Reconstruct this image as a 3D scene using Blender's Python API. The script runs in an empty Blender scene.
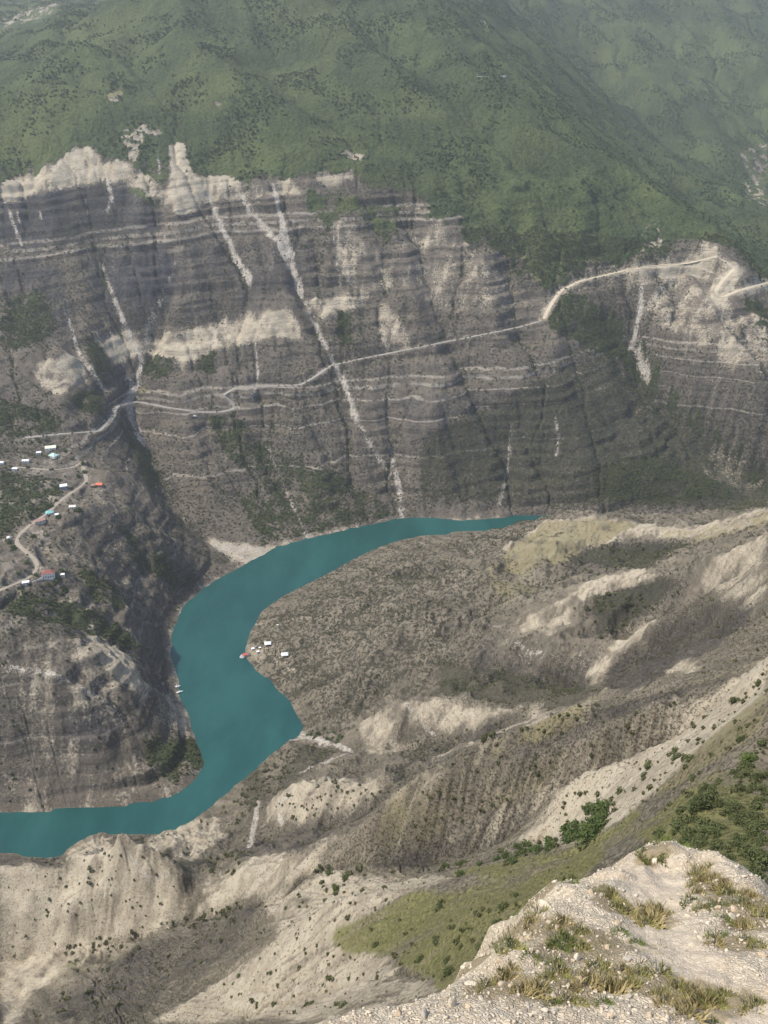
FCOLS, FROWS = 900, 1.0
import bpy, math, random
import numpy as np
rng = np.random.default_rng(7)
random.seed(7)
# ---------------------------------------------------------------- camera model
CAM_Z = 650.0                      # metres above the reservoir
FPX = 852.0                        # focal length in pixels of the 768 x 1024 picture
PITCH = math.radians(28.0)
SP, CP = math.sin(PITCH), math.cos(PITCH)
def ray(u, v):
    """sight line through a picture point: x = s*y, z = CAM_Z + k*y"""
    px = (np.asarray(u, float) - 384.0) / FPX; py = (512.0 - np.asarray(v, float)) / FPX
    d = CP + py * SP
    return px / d, (-SP + py * CP) / d
def project(x, y, z):
    dz = z - CAM_Z
    fw = y * CP - dz * SP; up = y * SP + dz * CP
    return 384.0 + FPX * x / fw, 512.0 - FPX * up / fw
# ---------------------------------------------------------------- noise
def _hash(ix, iy, seed):
    h = (ix.astype(np.int64) * 374761393 + iy.astype(np.int64) * 668265263 + seed * 1442695041) & 0xFFFFFFFF
    h = ((h ^ (h >> 13)) * 1274126177) & 0xFFFFFFFF
    return h ^ (h >> 16)
_ang = np.linspace(0, 2 * np.pi, 256, endpoint=False)
_GX, _GY = np.cos(_ang).astype(np.float32), np.sin(_ang).astype(np.float32)
def perlin(x, y, seed=0):
    x0 = np.floor(x); y0 = np.floor(y)
    fx = (x - x0).astype(np.float32); fy = (y - y0).astype(np.float32)
    ix = x0.astype(np.int64); iy = y0.astype(np.int64)
    sx = fx * fx * fx * (fx * (fx * 6 - 15) + 10); sy = fy * fy * fy * (fy * (fy * 6 - 15) + 10)
    def g(dx, dy):
        h = _hash(ix + dx, iy + dy, seed) & 255
        return _GX[h] * (fx - dx) + _GY[h] * (fy - dy)
    a = g(0, 0); b = g(1, 0); c = g(0, 1); d = g(1, 1)
    t = a + sx * (b - a); w = c + sx * (d - c)
    return (t + sy * (w - t)) * 1.5
def fbm(x, y, octaves=4, seed=0, gain=0.5):
    o = np.zeros(np.shape(x), np.float32); amp = 1.0; tot = 0
    for i in range(octaves):
        o += amp * perlin(x * 2 ** i + 17.3 * i, y * 2 ** i - 9.1 * i, seed + i); tot += amp; amp *= gain
    return o / tot
def sstep(a, b, x):
    t = np.clip((x - a) / (b - a), 0, 1); return t * t * (3 - 2 * t)
# ---------------------------------------------------------------- terrain grid: fan of sight lines (s = x/y) against log distance
NS, NT = 720, 1300
S0, S1 = -1.0, 1.0
Y0, Y1 = 14.0, 7000.0
T0, T1 = math.log(Y0), math.log(Y1)
sg = np.linspace(S0, S1, NS); tg = np.linspace(T0, T1, NT)
DS = sg[1] - sg[0]; DT = tg[1] - tg[0]
Yg = np.exp(tg)[:, None] * np.ones((1, NS)); Xg = Yg * sg[None, :]
def P(u, v, z=None, Y=None):
    s, k = ray(u, v)
    if Y is None: Y = (z - CAM_Z) / k
    else: z = CAM_Z + k * Y
    return (float(s), math.log(float(Y)), float(z))
def L(*pts): return [P(u, v, z=z) for u, v, z in pts]
def LY(*pts): return [P(u, v, Y=Y) for u, v, Y in pts]
def LW(*pts): return [(s, math.log(Y), z) for s, Y, z in pts]      # s, Y, z
def k_of(v): return float(ray(384, v)[1])
def wallY(v): return 1658.0 / (0.84 - k_of(v))
def wall(u, v, dy=0.0): return P(u, v, Y=wallY(v) + dy)
far_shore = [(900,518),(768,517),(650,519),(560,521),(520,522),(460,520),(400,518),(370,524),(340,532),(300,541),(275,548),(262,556),(245,565),(215,580),(195,592),(178,612),(170,635),(169,655),
  (173,670),(179,682),(176,695),(188,715),(194,740),(206,763),(197,782),(180,794),(150,803),(100,809),(50,810),(0,812),(-150,815),(-400,818)]
near_shore = [(-400,850),(-100,850),(0,852),(45,861),(62,858),(72,845),(100,832),(125,836),(155,835),(185,827),(215,803),(250,775),(262,764),(268,757),(281,751),(286,743),(297,739),(300,735)]
pen_shore = [(300,735),(305,729),(303,719),(296,711),(290,699),(277,690),(270,679),(258,673),(243,656),(250,632),(262,612),(290,593),(330,573),(360,556),(395,541),(420,536),(470,532),(503,530)]
mid_river = [(-400,832),(0,831),(60,831),(110,822),(180,810),(225,765),(250,725),(225,670),(208,640),(215,615),(255,585),(300,560),(360,540),(420,527),(480,525),(520,524.5),(545,523.6)]
CON = []
def con(line): CON.append(line)
con([P(u, v, z=0.0) for u, v in far_shore]); con([P(u, v, z=0.0) for u, v in near_shore]); con([P(u, v, z=0.0) for u, v in pen_shore])
con([P(u, v, z=-9.0) for u, v in mid_river])
# the river goes on behind the spur
con(LW((.19,1172,-6),(.3,1170,-6),(.5,1180,-6),(.75,1200,-6),(1,1230,-6)))
con(LW((.18,1145,0),(.3,1140,0),(.5,1150,0),(.75,1165,0),(1,1190,0)))
# --- close range, below and around the outcrop
con(LW((-1,14,585),(1,14,585))); con(LW((-1,30,562),(0,30,566),(.5,30,568),(1,30,575)))
con(LW((-1,100,430),(-.5,100,455),(-.1,100,478)))
con(LY((900,960,60),(760,880,66),(700,850,88),(660,840,105))); con(LY((900,800,90),(768,760,140),(700,800,110),(640,838,120)))
con(LY((600,900,100),(480,950,115),(420,975,135))); con(LY((560,890,118),(470,910,140),(400,955,160),(300,1000,190),(200,1024,222)))
# nearest grassy rib and the pale slope behind it
R5 = LY((900,560,260),(768,690,205),(690,745,185),(640,800,170),(600,845,160),(500,872,175),(420,886,200),(340,899,230),(270,940,250),(215,985,265),(150,1020,272)); con(R5)
R5p = L((900,560,560),(768,655,482),(675,738,447),(600,765,420),(550,800,395),(505,843,366),(430,867,334)); con(R5p)
con(L((585,825,416),(540,850,386)))
con(LW((.60,262,392),(.50,268,368),(.39,270,352),(.27,275,328),(.17,284,310)))
G4 = LY((480,857,288),(430,867,297),(340,863,314),(300,868,322),(262,884,345)); con(G4)
con(G4[-1:] + L((238,868,168),(240,845,60),(222,822,12),(214,806,0)))
# rib 4 with its dark face
R4 = L((900,610,470),(740,672,408),(640,690,390),(545,715,365),(500,742,345),(427,778,320),(385,805,298),(335,838,275),(300,850,258),(270,868,232)); con(R4)
# valley behind it
G3 = L((900,590,440),(768,640,360),(700,665,325),(640,693,290),(600,712,265),(540,735,235),(470,765,205),(420,790,185),(370,815,155),(300,828,105),(245,843,58)); con(G3)
# pale knoll by the river, then the second knoll
con(L((235,818,25),(250,812,50),(285,787,95),(330,778,150),(365,780,160),(392,786,166)))
con(L((280,768,30),(300,770,72),(390,760,120),(450,755,160),(500,742,205)))
con(L((275,752,0),(330,752,50),(380,748,72),(450,744,112),(500,736,152)))
con(L((372,716,72),(388,707,95),(413,705,110),(476,703,132),(540,707,172),(580,703,200)))
# creek behind it
con(L((302,738,2),(345,733,12),(375,715,35),(400,690,60),(470,672,95),(540,684,130),(600,690,160),(650,655,200),(700,640,250),(768,612,310),(900,560,420)))
# ridges 3, 2 and the plateau spur
con(L((585,674,160),(600,660,188),(650,622,222),(709,601,258),(768,575,315),(900,520,450)))
con(L((620,650,150),(660,620,180),(700,600,212),(768,568,275)))
con(L((462,622,105),(480,620,122),(500,617,132),(540,600,150),(575,588,166),(650,572,196),(700,560,235),(768,535,295),(900,490,420)))
con(L((470,640,100),(500,627,126),(560,647,160),(600,664,170)))
con(L((470,668,92),(530,676,118),(585,684,142)))
con(L((680,545,140),(600,562,106),(540,583,98),(505,600,92),(450,640,72)))
R1 = L((506,529.5,2),(514,525,26),(523,519.5,58),(545,517,88),(590,513,112),(640,520,127),(700,526,142),(735,517,168),(768,506,198),(900,470,300)); con(R1)
con(L((560,550,108),(520,560,103),(490,565,92)))
con(L((450,600,92),(400,618,66),(350,672,36),(310,700,14))); con(L((290,630,22),(340,600,40),(420,562,58),(480,543,66)))
con(L((690,512,60),(768,497,92),(900,470,140)))
# pale hill at the lower left, its foot, the dark bowl
con(LY((-300,880,470),(0,869,455),(62,867,450),(100,856,443),(127,844,440),(140,858,432),(169,870,420),(184,899,397),(212,908,387),(250,895,368)))
con(L((150,850,60),(205,862,82),(228,872,120)))
con(LY((72,856,535),(100,840,535),(122,841,536))); con(LY((140,845,530),(170,839,535),(205,838,520)))
con(LY((-200,965,420),(0,965,412),(60,945,408),(100,945,400),(150,932,393),(200,917,390),(240,908,372)))
con(LY((200,940,362),(180,960,350),(120,1000,322),(50,1020,312),(-150,1060,300)))
con(LY((0,1005,360),(40,985,370)))
# --- left bank: headland and village shelf
con(L((-300,640,150),(0,632,127),(50,635,126),(85,640,120),(120,662,90),(150,690,54),(172,703,18)))
con(L((-300,670,120),(0,665,108),(60,675,104),(108,700,76),(150,735,33)))
con(L((0,760,30),(60,760,30),(130,770,22)))
con(L((-100,615,140),(40,610,120),(90,625,95),(140,655,45),(170,680,4)))
con(L((-100,580,155),(0,580,141),(45,577,130),(90,570,115),(125,600,82),(130,625,68),(160,650,24)))
con(L((60,545,122),(110,570,80),(150,595,34),(174,618,3)))
con(L((60,515,140),(85,508,136),(110,505,126),(150,530,88),(190,570,28)))
con(LY((110,470,1110),(85,485,1075),(40,460,1135),(0,440,1185),(-200,430,1190))); con(LY((-100,520,985),(25,500,1010),(15,540,905)))
con(L((130,470,108),(150,500,85),(190,540,32)))
# main creek through the wall
con(L((165,300,268),(150,350,190),(130,400,128),(135,420,104),(150,460,66),(175,510,27),(200,537,11),(232,556,2)))
con(L((205,545,12),(235,562,2)))
# --- the far wall
for v in (500, 460, 400, 350, 300, 250, 200):
    us = [u for u in range(210, 560, 40)] if v > 420 else [u for u in (-150,-50,20,70,100,190,230,270,310,350,390,430,470,510,550)]
    if v >= 340: us = [u for u in us if u > 195]
    con([wall(u, v) for u in us])
con(LY((-150,352,1375),(0,350,1370),(60,350,1385),(90,350,1400))); con(LY((-150,405,1240),(0,405,1250),(60,405,1262),(95,402,1295),(112,405,1320)))
con([wall(-200, 175, 0), wall(0, 182), wall(60, 168), wall(120, 165), wall(200, 172), wall(280, 182), wall(350, 165), wall(400, 185, 10)])
con([wall(560, 300), wall(560, 350), wall(575, 400), wall(600, 440), wall(640, 480)])
con([wall(600, 310, 25), wall(612, 330, 45), wall(640, 370, 55), wall(680, 415, 55), wall(720, 450, 50), wall(768, 490, 40), wall(900, 505, 40)])
con([wall(650, 290, 10), wall(670, 330, -10), wall(700, 365, -15), wall(740, 400, -15), wall(790, 440, -15)])
con([wall(640, 266, 0), wall(690, 262), wall(722, 262), wall(768, 290), wall(900, 330)]); con([wall(720, 300, -30), wall(745, 350, -45), wall(768, 400, -45), wall(900, 420, -60)])
# wooded slopes above
con(LY((-300,90,2000),(0,100,1950),(150,100,1950),(300,110,1960),(400,120,1960),(480,140,1900),(560,190,1780)))
con(LY((-300,50,2250),(0,82,2150),(80,50,2250),(200,50,2250),(350,55,2260),(450,60,2240)))
con(LY((-300,90,2450),(0,70,2450),(60,30,2500),(110,0,2550),(160,-30,2650),(300,-45,2750),(400,-30,2650),(445,0,2450),(510,75,2130),(584,135,1930),(645,180,1790),(710,235,1670),(768,280,1590),(900,360,1500)))
con(LY((480,-40,3000),(540,70,2650),(600,140,2350),(660,190,2150),(720,235,2000),(800,280,1900)))
con(LY((520,0,3500),(600,90,3200),(680,165,2800),(760,200,2700),(900,230,2600)))
con(LY((520,-60,4100),(640,0,3900),(700,60,3600),(768,100,3400),(900,150,3200)))
con(LY((640,-60,4600),(768,0,4200),(900,60,4000)))
con(LW((-1,5200,1180),(-.3,5200,1120),(0,5000,1300),(.4,5000,1350),(1,5000,1300)))
con(LY((-60,60,3000),(0,45,3100),(60,15,3200))); con(LY((-60,10,4300),(0,12,4300),(60,-5,4300),(120,-20,4300)))
con(LW((-1,7000,1500),(1,7000,1500)))
# ---------------------------------------------------------------- solve a membrane through the lines, coarse to fine
def resize(a, nt, ns):
    ti = np.linspace(0, a.shape[0] - 1, nt); si = np.linspace(0, a.shape[1] - 1, ns)
    t0 = np.minimum(ti.astype(int), a.shape[0] - 2); s0 = np.minimum(si.astype(int), a.shape[1] - 2)
    ft = (ti - t0)[:, None]; fs = (si - s0)[None, :]
    a00 = a[t0][:, s0]; a01 = a[t0][:, s0 + 1]; a10 = a[t0 + 1][:, s0]; a11 = a[t0 + 1][:, s0 + 1]
    return (a00 * (1 - fs) + a01 * fs) * (1 - ft) + (a10 * (1 - fs) + a11 * fs) * ft
def raster(nt, ns):
    num = np.zeros((nt, ns)); den = np.zeros((nt, ns))
    for ln in CON:
        pts = np.array(ln)
        if len(pts) == 1: segs = pts
        else:
            segs = []
            for a, b in zip(pts[:-1], pts[1:]):
                n = int(max(abs(b[0] - a[0]) / (S1 - S0) * ns, abs(b[1] - a[1]) / (T1 - T0) * nt) * 2) + 2
                f = np.linspace(0, 1, n)[:, None]; segs.append(a + (b - a) * f)
            segs = np.vstack(segs)
        j = np.rint((segs[:, 0] - S0) / (S1 - S0) * (ns - 1)).astype(int); i = np.rint((segs[:, 1] - T0) / (T1 - T0) * (nt - 1)).astype(int)
        ok = (j >= 0) & (j < ns) & (i >= 0) & (i < nt)
        np.add.at(num, (i[ok], j[ok]), segs[ok, 2]); np.add.at(den, (i[ok], j[ok]), 1)
    m = den > 0
    return m, np.where(m, num / np.maximum(den, 1), 0)
def solve():
    h = None
    for nt, ns, it in ((41, 23, 600), (82, 45, 500), (163, 90, 400), (325, 180, 260), (650, 360, 120)):
        m, val = raster(nt, ns)
        dt = (T1 - T0) / (nt - 1); ds = (S1 - S0) / (ns - 1)
        wt, ws = 1 / dt ** 2, 1 / ds ** 2
        h = np.full((nt, ns), 300.0) if h is None else resize(h, nt, ns)
        h[m] = val[m]
        chk = (np.add.outer(np.arange(nt), np.arange(ns)) % 2).astype(bool)
        for q in range(it):
            for par in (chk, ~chk):
                p = np.pad(h, 1, mode='edge')
                new = (wt * (p[2:, 1:-1] + p[:-2, 1:-1]) + ws * (p[1:-1, 2:] + p[1:-1, :-2])) / (2 * (wt + ws))
                h = np.where(m | ~par, h, h + 1.6 * (new - h))
    return resize(h, NT, NS)
H = solve()
def blur(a, n=1):
    for _ in range(n):
        p = np.pad(a, 1, mode='edge')
        a = (p[2:, 1:-1] + p[:-2, 1:-1] + p[1:-1, 2:] + p[1:-1, :-2] + 4 * a) / 8
    return a
H = blur(H, 3)
def sample(F, s, t):
    j = np.clip((np.asarray(s) - S0) / DS, 0, NS - 1.001); i = np.clip((np.asarray(t) - T0) / DT, 0, NT - 1.001)
    j0 = j.astype(int); i0 = i.astype(int); fj = j - j0; fi = i - i0
    return (F[i0, j0] * (1 - fj) + F[i0, j0 + 1] * fj) * (1 - fi) + (F[i0 + 1, j0] * (1 - fj) + F[i0 + 1, j0 + 1] * fj) * fi
def hit(F, u, v, ymin=40.0):
    """first point of the terrain seen through a picture point"""
    s, k = ray(u, v)
    i0 = int((math.log(ymin) - T0) / DT)
    col = sample(F, np.full(NT, s), tg); zr = CAM_Z + k * np.exp(tg)
    w = np.nonzero((col >= zr) & (np.arange(NT) >= i0))[0]
    if len(w) == 0: return None
    i = w[0]
    if i == 0: return (float(s), T0, float(col[0]))
    a = zr[i - 1] - col[i - 1]; b = zr[i] - col[i]; f = a / (a - b) if a != b else 0
    return (float(s), float(tg[i - 1] + f * DT), float(col[i - 1] + f * (col[i] - col[i - 1])))
def hits(F, pts, ymin=40.0, step=6.0):
    out = []
    for (u0, v0), (u1, v1) in zip(pts[:-1], pts[1:]):
        n = max(1, int(math.hypot(u1 - u0, v1 - v0) / step))
        for q in range(n):
            h = hit(F, u0 + (u1 - u0) * q / n, v0 + (v1 - v0) * q / n, ymin)
            if h: out.append(h)
    h = hit(F, *pts[-1], ymin)
    if h: out.append(h)
    return out
def line_dist(line, margin, s=None, t=None):
    """metres from grid points to a ground line (list of s,t,z); returns index window, distance, param 0..1, z along"""
    pts = np.array(line); xy = np.c_[np.exp(pts[:, 1]) * pts[:, 0], np.exp(pts[:, 1])]
    x0, y0 = xy.min(0) - margin; x1, y1 = xy.max(0) + margin
    i0 = max(0, int((math.log(max(y0, Y0)) - T0) / DT)); i1 = min(NT, int((math.log(max(y1, Y0)) - T0) / DT) + 2)
    ss = [x0 / max(y0, 5), x0 / y1, x1 / max(y0, 5), x1 / y1]
    j0 = max(0, int((min(ss) - S0) / DS)); j1 = min(NS, int((max(ss) - S0) / DS) + 2)
    if i1 <= i0 or j1 <= j0: return None
    X = Xg[i0:i1, j0:j1]; Y = Yg[i0:i1, j0:j1]
    best = np.full(X.shape, 1e9); par = np.zeros(X.shape); zz = np.zeros(X.shape); n = len(xy) - 1
    for q in range(n):
        a, b = xy[q], xy[q + 1]; d = b - a; l2 = max(d @ d, 1e-6)
        f = np.clip(((X - a[0]) * d[0] + (Y - a[1]) * d[1]) / l2, 0, 1)
        dd = np.hypot(X - a[0] - f * d[0], Y - a[1] - f * d[1]); m = dd < best
        best = np.where(m, dd, best); par = np.where(m, (q + f) / n, par); zz = np.where(m, pts[q, 2] + f * (pts[q + 1, 2] - pts[q, 2]), zz)
    return (slice(i0, i1), slice(j0, j1)), best, par, zz
# ---------------------------------------------------------------- gullies of the wall, then stream erosion
H += np.where(Yg > 1100, fbm(Xg / 210, Yg / 300, 3, 3) * 20, 0) * sstep(1150, 1350, Yg)
# buttresses: ribs running straight down the wall
wallm = sstep(1170, 1260, Yg) * (1 - sstep(1750, 1900, Yg)) 
warp = fbm(Xg / 180, Yg / 260, 3, 11) * 0.9
slant = Xg + 0.5 * (Yg - 1450)
H += wallm * ((np.abs(perlin(slant / 150 + warp * .8, Yg / 700, 21)) - 0.25) * 26 + (np.abs(perlin(slant / 62 + warp, Yg / 420, 22)) - .25) * 8 + fbm(Xg / 70, H / 45, 4, 23) * 11)
GUL = [([(280,190),(300,280),(325,340),(340,370),(355,420),(385,470),(400,515)], 14, 22), ([(200,195),(235,255),(255,290)], 9, 18), ([(240,195),(280,250),(300,290)], 9, 18),
  ([(95,250),(115,310),(135,355),(132,392)], 14, 22), ([(65,315),(80,355),(110,395)], 10, 20), ([(405,200),(435,300),(452,335),(470,375),(510,430),(505,512)], 14, 26),
  ([(225,405),(250,420),(275,470),(310,538)], 12, 20), ([(250,330),(258,385)], 6, 14), ([(330,240),(340,290),(345,330)], 8, 16), ([(175,260),(165,300),(152,340)], 14, 24),
  ([(380,300),(390,400),(395,460),(402,515)], 8, 18), ([(170,180),(150,230),(160,262)], 8, 20), ([(615,335),(660,395),(720,450),(768,492)], 16, 26), ([(250,560),(190,530),(150,460)], 8, 22),
  ([(500,160),(560,230),(600,270)], 10, 40), ([(250,60),(330,120),(420,170)], 12, 40), ([(500,572),(450,608),(400,655),(345,722)], 4, 13), ([(470,556),(380,598),(292,655)], 3, 11), ([(440,545),(350,588),(270,632)], 2.5, 10), ([(560,575),(530,590),(500,600),(450,640),(420,690)], 4, 12), ([(560,60),(640,150),(700,200)], 14, 60)]
for pts, dep, wid in GUL:
    ln = hits(H, pts, 900 if pts[0][1] < 540 and dep > 5 or pts[0][0] < 260 else 500)
    r = line_dist(ln, wid * 3)
    if r is None: continue
    (w, d, p, z) = r
    H[w] -= dep * np.exp(-(d / wid) ** 2 * 1.2) * np.minimum(1, 0.3 + 3 * p) * sstep(4, 45, H[w])
RIBS = [([(300,15),(420,105),(545,240)], 22, 60, 1600), ([(180,60),(300,125),(400,160)], 16, 50, 1600), ([(384,0),(480,90),(600,210)], 22, 60, 1600), ([(60,90),(110,130)], 12, 50, 1600), ([(620,20),(680,110),(740,180)], 40, 110, 2500), ([(700,0),(768,90)], 40, 110, 2500),
  ([(180,335),(188,370),(180,400),(190,450),(225,520)], 13, 26, 900), ([(240,260),(268,320),(288,385),(305,460),(335,525)], 12, 26, 900), ([(390,215),(412,300),(432,390),(445,500)], 12, 28, 900), ([(540,325),(562,400),(590,500)], 12, 32, 900), ([(478,250),(500,340),(525,420)], 11, 28, 900), ([(60,250),(75,300),(50,340)], 10, 24, 900), ([(690,275),(720,340),(768,430)], 10, 34, 900),
  ([(205,240),(225,285),(235,320)], 10, 22, 900), ([(350,190),(365,250),(372,300)], 9, 22, 900), ([(335,849),(440,783),(500,750),(614,688)], 8, 10, 200), ([(400,822),(470,793),(560,758),(640,724),(690,702)], 9, 8, 200), ([(280,845),(330,815),(385,800)], 5, 9, 200), ([(372,748),(440,738),(500,722)], 6, 9, 200), ([(450,842),(530,812),(600,772)], 3.5, 6, 200), ([(127,844),(140,858),(169,870),(184,899)], 12, 11, 200), ([(127,844),(62,867)], 5, 9, 200), ([(127,844),(105,890),(60,930)], 9, 13, 200), ([(150,862),(140,900),(120,930)], 6, 10, 200), ([(60,868),(40,900),(10,935)], 6, 12, 200)]
for pts, dep, wid, ym in RIBS:
    r = line_dist(hits(H, pts, ym), wid * 3)
    if r is None: continue
    (w, d, p, z) = r
    H[w] += dep * np.exp(-(d / wid) ** 2 * 1.2) * sstep(0, .12, p) * sstep(1, .85, p)
nearz = sstep(1150, 1000, Yg) * sstep(6, 50, H) * sstep(150, 380, Yg)
w2 = fbm(Xg / 60, Yg / 60, 2, 43) * .6
H += nearz * ((.28 - np.abs(perlin(Xg / 75 + w2, Yg / 75, 45))) * 15 + (.28 - np.abs(perlin(Xg / 30 + w2, Yg / 30 - w2, 47))) * 7 + (.28 - np.abs(perlin(Xg / 13, Yg / 13, 48))) * 2)
woods = sstep(1800, 2300, Yg)
H += woods * ((.28 - np.abs(perlin(slant / 330 + warp * .5, Yg / 520, 49))) * 42 + (.28 - np.abs(perlin(slant / 120 + warp, Yg / 200, 50))) * 13)
def noise_amp(): return np.clip(Yg * 0.006, 0.2, 9) * sstep(0, 25, H)
H += fbm(Xg / 95, Yg / 95, 3, 41) * np.clip(Yg * 0.015, 0, 10) * sstep(5, 60, H) * sstep(120, 400, Yg)
H += fbm(Xg / 40, Yg / 40, 4, 31) * noise_amp() * 0.9 * (0.6 + 0.4 * sstep(900, 300, Yg)) + fbm(Xg / 9, Yg / 9, 3, 37) * np.clip(1.2 - Yg / 700, 0, 1) * 0.9 * sstep(40, 120, Yg)
def erode(h, steps, K, m, cutf):
    base = h.copy(); N = NT * NS; idx = np.arange(N).reshape(NT, NS)
    dx = (Yg * DS).astype(np.float64); dy = (Yg * DT); area = (dx * dy).ravel()
    offs = [(-1, 0), (1, 0), (0, -1), (0, 1), (-1, -1), (-1, 1), (1, -1), (1, 1)]
    for st in range(steps):
        # fill pits a little
        for _ in range(25):
            p = np.pad(h, 1, mode='edge'); mn = np.minimum.reduce([p[1 + a:NT + 1 + a, 1 + b:NS + 1 + b] for a, b in offs])
            pit = (mn >= h) & (h > 0); pit[0] = pit[-1] = False; pit[:, 0] = pit[:, -1] = False
            if not pit.any(): break
            h = np.where(pit, mn + 0.01, h)
        best = np.zeros((NT, NS)); rec = idx.copy(); dist = np.ones((NT, NS))
        p = np.pad(h, 1, mode='constant', constant_values=1e9); pi = np.pad(idx, 1, mode='edge')
        for a, b in offs:
            l = np.hypot(dx * abs(b), dy * abs(a)); sl = (h - p[1 + a:NT + 1 + a, 1 + b:NS + 1 + b]) / l
            mm = sl > best
            best = np.where(mm, sl, best); rec = np.where(mm, pi[1 + a:NT + 1 + a, 1 + b:NS + 1 + b], rec); dist = np.where(mm, l, dist)
        rec[h <= 0] = idx[h <= 0]
        rec = rec.ravel(); dist = dist.ravel(); hf = h.ravel().copy()
        order = np.argsort(rec, kind='stable'); cnt = np.bincount(rec, minlength=N); start = np.concatenate(([0], np.cumsum(cnt)[:-1]))
        front = np.nonzero(rec == np.arange(N))[0]; fronts = []
        while len(front):
            fronts.append(front); c = cnt[front]; tot = c.sum()
            if tot == 0: break
            base_i = np.repeat(start[front] - np.concatenate(([0], np.cumsum(c)[:-1])), c); ch = order[base_i + np.arange(tot)]
            front = ch[rec[ch] != ch]
        A = area.copy()
        for f in reversed(fronts[1:]): np.add.at(A, rec[f], A[f])
        F = K * A ** m / dist
        for f in fronts[1:]: hf[f] = (hf[f] + F[f] * hf[rec[f]]) / (1 + F[f])
        h = hf.reshape(NT, NS)
        h = np.maximum(h, base - cutf)
        h = h + 0.12 * (blur(h) - h) if st < steps - 1 else h
    return h, A.reshape(NT, NS)
cut = np.clip(3 + Yg * 0.018, 3, 18) * sstep(20, 60, Yg) * (1 - 0.62 * wallm)
H, FLOW = erode(H, 8, 0.014, 0.42, cut)
LOGF = np.log10(FLOW)

# ---------------------------------------------------------------- beds of rock: ledges and cliffs
def bed_height(X, Y, Z):
    """height measured across the gently folded beds"""
    return Z - 0.085 * X + 6 * np.sin(X / 170.0 + 0.6) + 4 * perlin(X / 120, Y / 160, 71)
def terrace(b, amt, seed=3):
    r = np.random.default_rng(seed); edges = [-60.0]
    while edges[-1] < 640: edges.append(edges[-1] + r.uniform(9, 26))
    e = np.array(edges); i = np.clip(np.searchsorted(e, b) - 1, 0, len(e) - 2)
    f = (b - e[i]) / (e[i + 1] - e[i]); k = r.uniform(0.5, 0.8, len(e))[i]
    k = np.minimum(k + .06, .84); g = np.where(f < k, f * 0.36 / k, 0.36 + (f - k) * 0.64 / (1 - k))           # bench, then a step
    return b + amt * ((e[i] + g * (e[i + 1] - e[i])) - b) * 1.5
near = np.zeros((NT, NS), bool)        # filled by the river line: this side of the water
_mp = np.array([P(u, v, z=0) for u, v in mid_river]); _mx = np.exp(_mp[:, 1]) * _mp[:, 0]; _my = np.exp(_mp[:, 1])
_mx = np.r_[_mx, 300, 900, 3000]; _my = np.r_[_my, 1160, 1185, 1300]
poly = np.r_[np.c_[_mx, _my], [[3000, 0], [-3000, 0], [-3000, _my[0]]]]
def inside(px, py, poly):
    c = np.zeros(px.shape, bool); n = len(poly)
    for q in range(n):
        x1, y1 = poly[q]; x2, y2 = poly[(q + 1) % n]
        if y1 == y2: continue
        m = ((y1 > py) != (y2 > py)) & (px < (x2 - x1) * (py - y1) / (y2 - y1) + x1); c ^= m
    return c
near = inside(Xg, Yg, poly)
# runnels: noise smeared down the slope
def smear():
    hb = blur(H, 4); gt, gs_ = np.gradient(hb); gt /= DT; gs_ /= DS
    gx = gs_ / Yg; gy = gt / Yg - sg[None, :] * gs_ / Yg; m = np.hypot(gx, gy) + 1e-3; dx, dy = -gx / m, -gy / m; L_ = 0.0042
    us = (L_ * (dx - sg[None, :] * dy)) / DS; ut = L_ * dy / DT
    no = rng.normal(size=(NT, NS)); acc = no.copy(); I0, J0 = np.meshgrid(np.arange(NT, dtype=float), np.arange(NS, dtype=float), indexing='ij')
    for sgn in (1, -1):
        I, J = I0.copy(), J0.copy()
        for q in range(11):
            ii = np.clip(np.rint(I).astype(int), 0, NT - 1); jj = np.clip(np.rint(J).astype(int), 0, NS - 1); I += sgn * ut[ii, jj]; J += sgn * us[ii, jj]
            acc += no[np.clip(np.rint(I).astype(int), 0, NT - 1), np.clip(np.rint(J).astype(int), 0, NS - 1)]
    acc = blur(acc, 1); return acc / acc.std()
RUN = smear()
B0 = bed_height(Xg, Yg, H)
gz, gs = np.gradient(blur(H, 2)); SLOPE = np.hypot(gz / (DT * Yg), gs / (DS * Yg))
far_rock = (~near) * (1 - sstep(1690, 1850, Yg)) * sstep(2, 14, H)
near_rock = near * sstep(420, 520, Yg) * sstep(6, 20, H) * 0.7
TERR = blur((far_rock + near_rock) * sstep(0.35, 0.7, SLOPE), 2)
HB = H; TMOD = TERR * (0.22 + 0.62 * sstep(-0.15, 0.4, fbm(Xg / 150, H / 60, 3, 77)))
H = H + (terrace(B0, 1.0) - B0) * TMOD
# ---------------------------------------------------------------- what covers the ground: areas drawn as ground polygons
M = {k: np.zeros((NT, NS), np.float32) for k in ('forest', 'grass', 'pale', 'dark', 'scrub', 'scree', 'warm')}
def area(name, val, pts, ymin=40.0):
    ln = hits(H, list(pts) + [pts[0]], ymin, 8)
    if len(ln) < 3: return
    a = np.array(ln); xy = np.c_[np.exp(a[:, 1]) * a[:, 0], np.exp(a[:, 1])]
    i0 = max(0, int((a[:, 1].min() - T0) / DT) - 1); i1 = min(NT, int((a[:, 1].max() - T0) / DT) + 2)
    j0 = max(0, int((a[:, 0].min() - S0) / DS) - 1); j1 = min(NS, int((a[:, 0].max() - S0) / DS) + 2)
    w = (slice(i0, i1), slice(j0, j1)); c = inside(Xg[w], Yg[w], xy)
    M[name][w] = np.where(c, np.maximum(M[name][w], val) if val > 0 else M[name][w] + val, M[name][w])
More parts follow.
